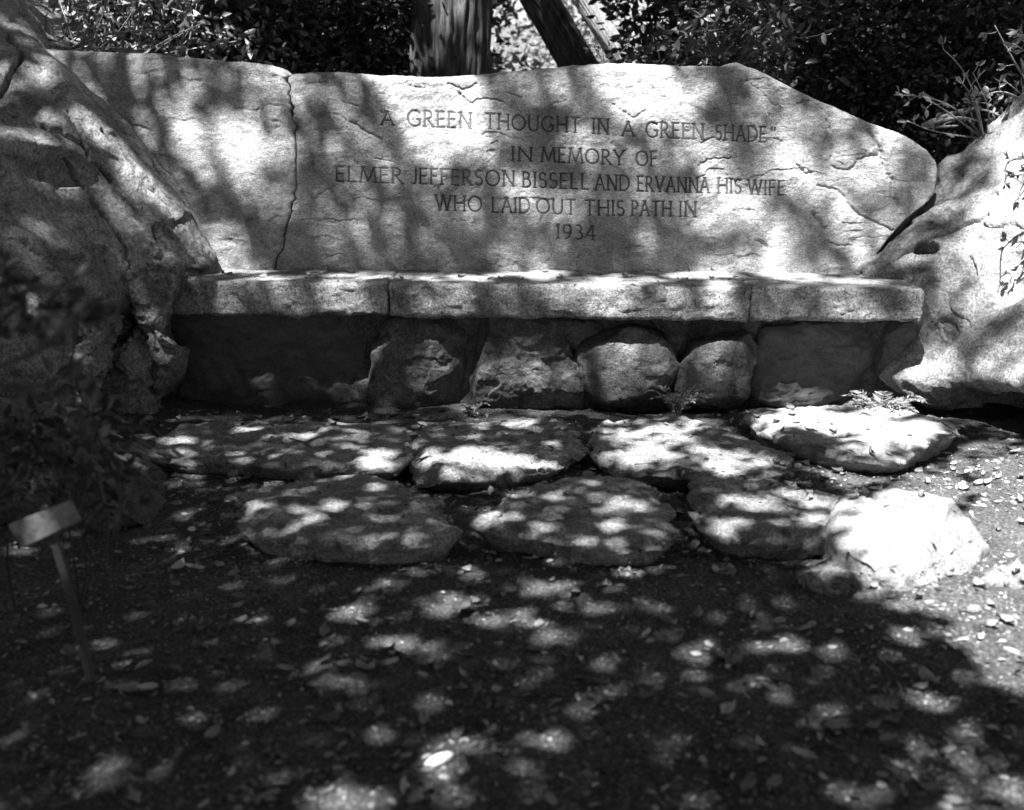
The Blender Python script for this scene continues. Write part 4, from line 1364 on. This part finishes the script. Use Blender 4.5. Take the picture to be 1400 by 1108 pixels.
# gravel too fine to count
q_, f_ = [], []
ico = np.array([(0, 0, 1), (1, 0, 0), (0, 1, 0), (-1, 0, 0), (0, -1, 0), (0, 0, -1)], float)
icf = np.array([(0, 1, 2), (0, 2, 3), (0, 3, 4), (0, 4, 1), (5, 2, 1), (5, 3, 2), (5, 4, 3), (5, 1, 4)])
nb = 0
for i in range(4300):
    px, py = (rgl.uniform(0, 1400), rgl.uniform(640, 1108)) if i < 3900 else (rgl.uniform(1180, 1400), rgl.uniform(620, 960))
    p, nn = hit_px(px, py)
    if p is None or p.z > .04: continue
    s = rgl.uniform(.0015, .0055) * (1.5 if rgl.random() < .06 else 1)
    A = ico * np.array((rgl.uniform(.7, 1.3), rgl.uniform(.7, 1.3), rgl.uniform(.5, .9))) * s
    a = rgl.uniform(0, 6.28)
    A = np.stack((A[:, 0] * math.cos(a) - A[:, 1] * math.sin(a), A[:, 0] * math.sin(a) + A[:, 1] * math.cos(a), A[:, 2]), -1)
    q_.append(A + np.array(p)); f_.append(icf + nb); nb += 6
o = obj("gravel", np.vstack(q_), np.vstack(f_), M_STEP)
tag(o, "fine grit on the surface of the path", "gravel", kind="stuff")


# twigs on the path
def twig(pts, r, label):
    L = []
    for x, y in pts:
        p, _ = hit_px(x, y)
        L.append((p.x, p.y, p.z + r * 1.3))
    V, F, F2 = tube(catmull(np.array(L), 16), np.linspace(r, r * .5, 16), 6)
    mb = MB(); mb.add(V, F, F2)
    tag(mb.build("twig", M_WOOD), label, "twig")


twig([(1175, 905), (1185, 885), (1196, 878)], .002, "short bent twig on the shady path below the white rock")
twig([(1176, 912), (1200, 935), (1226, 946)], .0022, "longer thin twig on the shady path right of the middle")
twig([(868, 636), (900, 634), (935, 628)], .002, "straight twig lying on the five sided flagstone")
twig([(395, 600), (415, 606), (425, 612)], .002, "little twig on the long dark flagstone")
twig([(950, 775), (958, 800), (962, 812)], .002, "dark twig below the undercut flagstone")

# ------------------------------------------------------------------ the trees overhead whose leaves cast the dappled shade
# (px, py, rx, ry, rotation, share of sun let through): pools of sun measured on the stones and the path
POOLS = [
    # plain left slab
    (185, 105, 14, 30, -8, .55), (182, 150, 20, 22, 0, .4), (128, 140, 12, 14, 40, .7), (195, 195, 18, 22, 0, .4), (258, 190, 25, 45, -12, .75), (285, 215, 22, 20, 0, .5), (335, 200, 32, 50, 0, 1),
    (345, 130, 38, 22, 0, .55), (372, 97, 30, 8, 0, 1), (300, 335, 42, 32, 0, .85), (375, 215, 12, 25, 0, .5), (220, 85, 16, 8, 0, .5),
    # inscribed slab
    (407, 130, 14, 26, 0, .7), (455, 125, 24, 22, 0, .45), (470, 205, 22, 26, 0, .35), (520, 115, 20, 18, 0, .8), (590, 125, 78, 32, 0, 1), (610, 178, 72, 48, 0, 1), (640, 212, 40, 18, 0, .6), (570, 212, 32, 16, 0, .45), (528, 205, 12, 20, 0, .4),
    (870, 110, 60, 50, 0, 1), (895, 150, 65, 32, 0, .9), (965, 205, 55, 30, 0, .7), (985, 235, 45, 25, 0, .6), (1000, 275, 45, 52, 0, .85), (1075, 215, 25, 48, 0, .9), (1105, 175, 12, 18, 0, .5), (1140, 160, 14, 28, 0, .6),
    (1070, 320, 25, 32, 0, .8), (1055, 345, 14, 20, 0, .6), (1212, 200, 25, 32, 0, 1), (1165, 225, 32, 28, 0, .65), (1195, 245, 28, 28, 0, .75), (1125, 240, 14, 40, 0, .5), (1155, 285, 24, 32, 0, .6), (1165, 325, 24, 22, 0, .6), (1110, 270, 10, 40, 0, .5),
    (945, 295, 24, 30, 0, .5), (880, 300, 22, 60, 0, .25), (755, 320, 20, 24, 0, .16), (600, 325, 14, 24, 0, .2), (720, 360, 80, 8, 0, .3), (1030, 364, 60, 7, 0, .9), (540, 140, 20, 40, 0, .35), (740, 120, 40, 25, 0, .25), (800, 175, 20, 30, 0, .25),
    (960, 130, 20, 40, 0, .3), (1030, 220, 14, 50, 0, .3), (1240, 240, 20, 30, 0, .4),
    # seat
    (720, 376, 60, 5, 0, .9), (620, 380, 60, 4, 0, .7), (500, 378, 60, 4, 0, .7), (360, 380, 40, 5, 0, .7), (860, 382, 60, 5, 0, .7), (960, 376, 50, 5, 0, .9), (1080, 376, 50, 5, 0, .9), (1150, 386, 60, 4, 0, .6), (330, 370, 40, 4, 0, .9),
    (378, 408, 24, 20, 0, .55), (465, 405, 46, 22, 0, .85), (620, 405, 44, 14, 0, .45), (690, 408, 24, 14, 0, .3), (762, 402, 26, 20, 0, .6), (835, 405, 48, 24, 0, 1), (985, 410, 32, 26, 0, 1), (1065, 402, 20, 12, 0, .45), (1140, 420, 14, 18, 0, .85), (1165, 405, 20, 14, 0, .45), (1230, 400, 20, 10, 0, .35), (550, 410, 10, 14, 0, .3), (910, 410, 24, 20, 0, .25),
    # base
    (700, 525, 56, 34, 0, .55), (605, 465, 16, 14, 30, .5), (595, 520, 26, 24, 0, .35), (560, 470, 24, 20, 0, .2), (732, 472, 24, 14, 0, .6), (775, 515, 26, 20, 0, .45), (855, 478, 50, 28, 0, .8), (900, 518, 22, 22, 0, .9), (850, 520, 40, 20, 0, .4), (975, 490, 34, 28, 0, .45), (980, 530, 24, 12, 0, .25), (1115, 500, 55, 16, 0, .3), (1165, 475, 10, 16, 0, .35),
    # flagstones
    (668, 628, 95, 15, 2, 1), (720, 636, 50, 9, 0, 1), (640, 655, 60, 9, 0, .55), (700, 578, 60, 5, 0, .5), (895, 598, 75, 22, 8, .8), (940, 622, 90, 14, 5, .7), (1012, 640, 54, 10, 0, .9), (860, 628, 42, 12, 0, .8), (950, 584, 40, 8, 0, .6),
    (1150, 575, 115, 16, 3, 1), (1232, 590, 74, 20, 0, 1), (1080, 574, 44, 12, 0, .9), (1050, 590, 30, 12, 0, .4), (1190, 612, 40, 12, 0, .6), (520, 632, 26, 13, 0, .95), (240, 600, 44, 6, 0, .6), (450, 598, 50, 9, 0, .35), (240, 622, 40, 5, 0, .5), (350, 588, 40, 4, 0, .3),
    (352, 690, 18, 7, 0, .8), (425, 706, 30, 9, 0, .5), (512, 736, 26, 8, 0, .55), (470, 688, 40, 8, 0, .3), (560, 735, 20, 6, 0, .4), (686, 707, 24, 9, 0, .75), (832, 716, 22, 10, 0, .8), (868, 682, 26, 12, 0, .45), (832, 690, 20, 12, 0, .45), (775, 746, 26, 7, 0, .5), (740, 680, 40, 8, 0, .3), (725, 730, 14, 6, 0, .5),
    (1040, 682, 64, 16, 0, .5), (1112, 712, 54, 10, 0, .7), (1132, 690, 40, 14, 0, .95), (1000, 720, 30, 14, 0, .4),
    (1245, 735, 92, 66, 0, 1), (1275, 672, 54, 26, 0, 1), (1240, 790, 70, 24, 0, 1), (1130, 775, 30, 14, 0, .4), (1185, 780, 20, 20, 0, .7),
    (1215, 548, 44, 24, 0, 1), (930, 545, 22, 22, 0, .7), (648, 556, 14, 14, 0, 1), (700, 572, 60, 8, 0, .4), (1100, 552, 60, 6, 0, .5),
    # right boulder
    (1385, 330, 75, 90, 0, 1), (1300, 520, 75, 26, 8, .95), (1380, 490, 40, 34, 0, .5), (1250, 490, 30, 20, 0, .6), (1385, 210, 34, 50, 0, 1), (1330, 325, 34, 25, -20, .8), (1300, 280, 20, 24, -30, .4), (1340, 440, 24, 20, 0, .6), (1290, 400, 20, 40, 0, .4), (1240, 350, 20, 10, -30, .5), (1310, 480, 30, 14, 0, .6), (1300, 430, 40, 20, 0, .4), (1345, 350, 30, 16, 0, .6), (1330, 250, 20, 12, -30, .3), (1360, 170, 30, 14, -30, .8), (1385, 545, 30, 10, 0, .6),
    # left boulder
    (58, 122, 32, 38, 30, 1), (78, 155, 16, 20, 40, 1), (32, 188, 40, 10, 8, .9), (72, 197, 38, 10, 10, .8), (52, 46, 26, 9, 40, .9), (10, 95, 12, 14, 0, .9), (120, 165, 26, 11, 45, 1), (140, 190, 26, 14, 45, .8), (176, 222, 30, 11, 48, 1), (262, 318, 26, 10, 52, .9), (20, 150, 20, 20, 0, .8), (198, 250, 58, 15, 45, 1), (232, 284, 38, 14, 50, 1), (165, 215, 30, 8, 45, .8), (285, 345, 9, 24, -30, .7), (170, 322, 22, 12, 20, .5), (188, 326, 12, 10, 0, .7),
    (100, 468, 28, 32, 0, 1), (55, 310, 16, 22, 0, .35), (100, 300, 14, 14, 0, .3), (30, 470, 16, 18, 0, .35), (150, 280, 30, 10, 45, .4), (215, 330, 40, 10, 50, .4), (130, 425, 10, 14, 0, .5), (185, 370, 8, 12, 0, .7), (230, 510, 14, 16, 0, .4), (215, 450, 10, 30, 0, .3), (165, 520, 20, 30, 0, .2), (120, 230, 10, 30, -30, .3),
    (150, 620, 40, 8, 25, .5), (60, 600, 24, 10, 0, .3), (40, 680, 20, 5, 0, .6), (195, 660, 10, 10, 0, .5),
    # path
    (460, 937, 34, 10, 0, 1), (447, 917, 26, 8, 0, .7), (447, 874, 22, 9, 0, 1), (545, 881, 44, 13, 0, .9), (600, 887, 26, 16, 0, .6), (588, 836, 26, 15, 0, .65), (622, 818, 34, 12, 0, .65), (672, 852, 30, 14, 0, .7), (718, 846, 28, 12, 0, .55), (742, 802, 44, 12, 0, .7), (790, 828, 34, 15, 0, .75), (655, 778, 26, 14, 0, .55), (565, 775, 26, 12, 0, .4),
    (577, 963, 32, 9, 0, .6), (590, 912, 24, 7, 0, .6), (762, 872, 36, 14, 0, .6), (742, 892, 26, 10, 0, .5), (757, 978, 24, 12, 0, .5), (740, 1012, 44, 12, 0, .5), (660, 1020, 32, 18, 0, .65), (602, 1042, 34, 18, -20, 1), (600, 1078, 50, 18, 0, .45), (468, 1092, 58, 28, 0, 1), (520, 805, 36, 10, 0, .4), (480, 830, 34, 10, 0, .4), (845, 805, 24, 10, 0, .45), (490, 850, 26, 12, 0, .4), (400, 850, 24, 10, 0, .3), (310, 888, 20, 9, 0, .6), (330, 800, 20, 8, 0, .4), (515, 1050, 24, 14, 0, .4), (80, 1028, 24, 12, 0, .5),
    (1142, 966, 34, 14, 0, .75), (1240, 832, 36, 13, 0, .5), (1195, 822, 30, 12, 0, .5), (1132, 884, 26, 12, 0, .5), (1070, 876, 36, 13, 0, .6), (1040, 822, 46, 11, 0, .5), (965, 886, 36, 15, 0, .6), (1028, 884, 34, 12, 0, .4), (1035, 936, 22, 11, 0, .65), (1070, 960, 40, 10, 20, .4), (1172, 1085, 40, 24, 0, .95), (1236, 1058, 34, 15, 0, .75), (1290, 1066, 26, 18, 0, .75), (1332, 1058, 26, 20, 0, .8), (1310, 1006, 22, 15, 0, .65), (1372, 1045, 30, 14, 0, .7), (1272, 966, 26, 12, 0, .6), (1252, 948, 26, 8, 0, .5), (960, 1094, 44, 12, 0, .5), (1340, 1098, 56, 20, 0, .9), (1390, 1090, 30, 46, 0, 1), (1230, 1022, 40, 10, 10, .5), (1270, 870, 50, 14, 10, .6), (1380, 1005, 30, 10, 0, .6), (1050, 850, 30, 8, 0, .35), (1220, 900, 26, 8, 0, .3), (1050, 1080, 30, 12, 0, .3), (900, 830, 24, 10, 0, .35), (870, 780, 30, 8, 0, .4),
]
LIT = [  # larger sunlit ground, px polygons
    ([(1330, 640), (1500, 600), (1500, 960), (1360, 945), (1330, 900), (1290, 850), (1215, 812), (1290, 800), (1330, 740)], .97), ([(1080, 626), (1240, 632), (1330, 605), (1500, 600), (1500, 660), (1330, 660), (1250, 650), (1150, 672)], .55),
]


def in_poly(x, y, poly):
    ins = np.zeros(x.shape, bool)
    n = len(poly)
    for i in range(n):
        x0, y0 = poly[i]; x1, y1 = poly[(i + 1) % n]
        c = ((y0 > y) != (y1 > y)) & (x < (x1 - x0) * (y - y0) / (y1 - y0 + 1e-9) + x0)
        ins ^= c
    return ins


def sun_share(px, py, Q):
    W = np.stack((px, py * 1.6, px * 0), -1)                          # leaves do not cut round holes
    amp = np.where(py > 560, 13, 8)
    px = px + amp * fbm(W, 1 / 42, 3, 611)
    py = py + amp * .6 * fbm(W, 1 / 42, 3, 633)
    z, y = Q[:, 2], Q[:, 1]
    T = np.full(px.shape, .010)
    T = np.where((z < .33) & (y > 2.2) & (px > 230) & (py < 760), .035, T)     # flagstones
    T = np.where((z < .05) & (y > 3.5) & (px > 230), .05, T)
    T = np.where(z > .33, .045, T)                                     # the back and the boulders stand in thinner shade
    T = np.where((z > .46) & (px > 380) & (px < 1100) & (py < 305), .09, T)
    T = np.where((z > .46) & (px > 140) & (px < 400) & (y > 4.25), .07, T)
    T = np.where((z > .33) & (px > 1090), .11, T)
    T = np.where((z > .33) & (px < 300) & (y < 4.2), .035, T)
    T = np.where((px < 225) & (py > 215) & (y < 4.2), .010, T)
    for x, yy, rx, ry, rot, t in POOLS:
        if yy > 765: rx, ry, t = rx * .95, ry * .95, t * (.72 if yy < 980 else .62)
        if 440 < yy < 562 and 240 < x < 1216: t *= .8
        m = (np.abs(px - x) < 2 * max(rx, ry)) & (np.abs(py - yy) < 2 * max(rx, ry))
        if not m.any(): continue
        c, s = math.cos(math.radians(rot)), math.sin(math.radians(rot))
        u = ((px[m] - x) * c + (py[m] - yy) * s) / rx; v = (-(px[m] - x) * s + (py[m] - yy) * c) / ry
        e = np.sqrt(u * u + v * v)
        T[m] = np.maximum(T[m], t * sstep(1.15, .65, e))
    for poly, t in LIT:
        m = in_poly(px, py, poly)
        T[m] = np.maximum(T[m], t)
    T = np.where((z < .36) & (y > 3.88) & (px > 220) & (px < 520), .004, T)        # the recess at the left stays in deep shade
    return np.clip(T, .004, 1)


VV.append(SURF[-1][0]); FF += [[i + b0 for i in f] for f in SURF[-1][1]]        # the sign's plate catches sun as well
BVH = BVHTree.FromPolygons(np.vstack(VV).tolist(), FF)
LEAF = .085
S_ = np.array(SUN)
n_c = 900000
tx = RNG.uniform(-6.5, 6.5, n_c); ty = RNG.uniform(-3.5, 10.5, n_c)
core = (np.abs(tx) < 2.6) & (ty < 6.4) & (ty > .8)
KEEP_OUT = .25
keep = core | (RNG.random(n_c) < KEEP_OUT)
tx, ty, core = tx[keep], ty[keep], core[keep]
zl = np.zeros(len(tx))
high = ty > 3.75                                    # the leaves over the back of the bench hang higher
dist = np.where(high, RNG.uniform(8.0, 11.0, len(tx)), RNG.uniform(4.0, 6.2, len(tx)))
C = np.stack((tx, ty, zl), -1) + S_ * dist[:, None]
size0 = np.where(core, np.where(high, .074, .066), .125)
size = size0 * RNG.uniform(.75, 1.25, len(tx))
rd = Vector(-SUN)
mid_off = size * .5
D = RNG.normal(0, 1, C.shape); D[:, 2] *= .6; D /= np.linalg.norm(D, axis=1, keepdims=True)
mids = C + D * mid_off[:, None]
Q = np.full(C.shape, np.nan)
for i in range(len(C)):
    h = BVH.ray_cast(Vector(mids[i]), rd)[0]
    if h is not None: Q[i] = h
ok = ~np.isnan(Q[:, 0])
px, py = np.full(len(C), -1e4), np.full(len(C), -1e4)
px[ok], py[ok] = project(Q[ok])
inside = ok & (px > -60) & (px < 1460) & (py > -20) & (py < 1140) & (Q[:, 1] > 1.0) & (Q[:, 1] < 5.2)
T = np.full(len(C), .03)
T[inside] = sun_share(px[inside], py[inside], Q[inside])
# beyond the bench: leaves with irregular gaps
far = ~inside
gapn = fbm(np.stack((tx, ty, tx * 0), -1), 1.6, 4, 404)
T[far] = np.where(gapn[far] > .50, .45, .012)
at = mids - S_ * ((mids[:, 2] - 1.45) / S_[2])[:, None]                # where the ray passes at trunk height
tr = (np.abs(at[:, 0] + .36) < .34) & (np.abs(at[:, 1] - 6.3) < .45)
T[tr] = np.where(gapn[tr] > .15, .26, .06)
for (x, y, z, rx, ry, t) in ((2.0, 7.3, 1.7, .9, .5, .45), (1.05, 5.6, 1.5, .45, .3, .45), (-2.2, 5.7, 1.8, .9, .4, .55), (2.5, 4.8, 1.4, .7, .4, .7), (.35, 8.4, 1.8, .5, .3, .5)):      # sun reaching some of the shrubs
    at = mids - S_ * ((mids[:, 2] - z) / S_[2])[:, None]
    q = ((at[:, 0] - x) / rx) ** 2 + ((at[:, 1] - y) / ry) ** 2 < 1
    q &= ~inside | (T < .1) & (Q[:, 1] > 4.9)
    T[q] = np.where(gapn[q] > -.1, t, .03)

T[far & ok & (Q[:, 1] > 9.6)] = .9
pc = np.array(cen)                                                  # a spot of sun on the sign's plate
rel = mids - pc; rel = rel - np.outer(rel @ S_, S_)
T[np.linalg.norm(rel - np.array((-.012, 0, .010)), axis=1) < .034] = .28
pb = np.array(hit_px(600, 1043)[0])                                 # and one on the white pebble
rel = mids - pb; rel = rel - np.outer(rel @ S_, S_)
T[np.linalg.norm(rel, axis=1) < .034] = 1.0
# optical depth the full set of candidates would give, per patch of ground
full = n_c / (13 * 14.0) * np.where(core, 1.0, KEEP_OUT) * size0 ** 2 * .62 * .62 * .5 / S_[2]
prob = -np.log(T) / full
k = RNG.random(len(C)) < prob
C, D, size = C[k], D[k], size[k]
left = C[:, 0] + .25 * np.sin(C[:, 1] * 2) < -.9
for sel, bx, by, lab, sd in ((left, -4.3, -.6, "spreading shade tree at the left of the path, its leaves over the bench", 71), (~left, 3.9, -1.6, "spreading shade tree at the right of the path, its leaves over the bench", 72)):
    e = empty("shade_tree", (bx, by, gz(bx, by)))
    tag(e, lab, "tree")
    v, f = leaf_cloud(C[sel], size[sel], D[sel], width=.62, curl=.06)
    mb = MB()
    u = np.linspace(0, 1, 22)[:, None]
    top = np.array((bx * .8, by + .2, 5.4))
    b = np.array((bx, by, gz(bx, by) - .05))
    line = b + (top - b) * u
    V, F, F2 = tube(line, np.linspace(.26, .13, 22), 30, .1, sd)
    mb.add(V, F, F2)
    rg = np.random.default_rng(sd)
    cs = C[sel]
    for j in range(9):                                             # limbs follow the leaves, clear of the sun's way to the bench
        q = cs[rg.integers(0, len(cs))]
        if abs(q[0]) < 2.2 and -3.2 < q[1] < 3.4: q = q * np.array((1.0, 1.0, 1.0)) + np.array((np.sign(bx) * 1.6, 0, .4))
        s = line[int(rg.integers(12, 21))]
        uu = np.linspace(0, 1, 10)[:, None]
        l2 = s + (q - s) * uu + np.sin(uu * np.pi) * np.array((0, 0, .35))
        V, F, F2 = tube(l2, np.linspace(.07, .015, 10), 8)
        mb.add(V, F, F2)
    mb.build("trunk", M_BARK, e)
    obj("crown", v, f, M_LEAF_CAN, e, smooth=False)
print("canopy leaves", int(k.sum()))
for o in bpy.data.objects:
    if "_org" in o: del o["_org"]
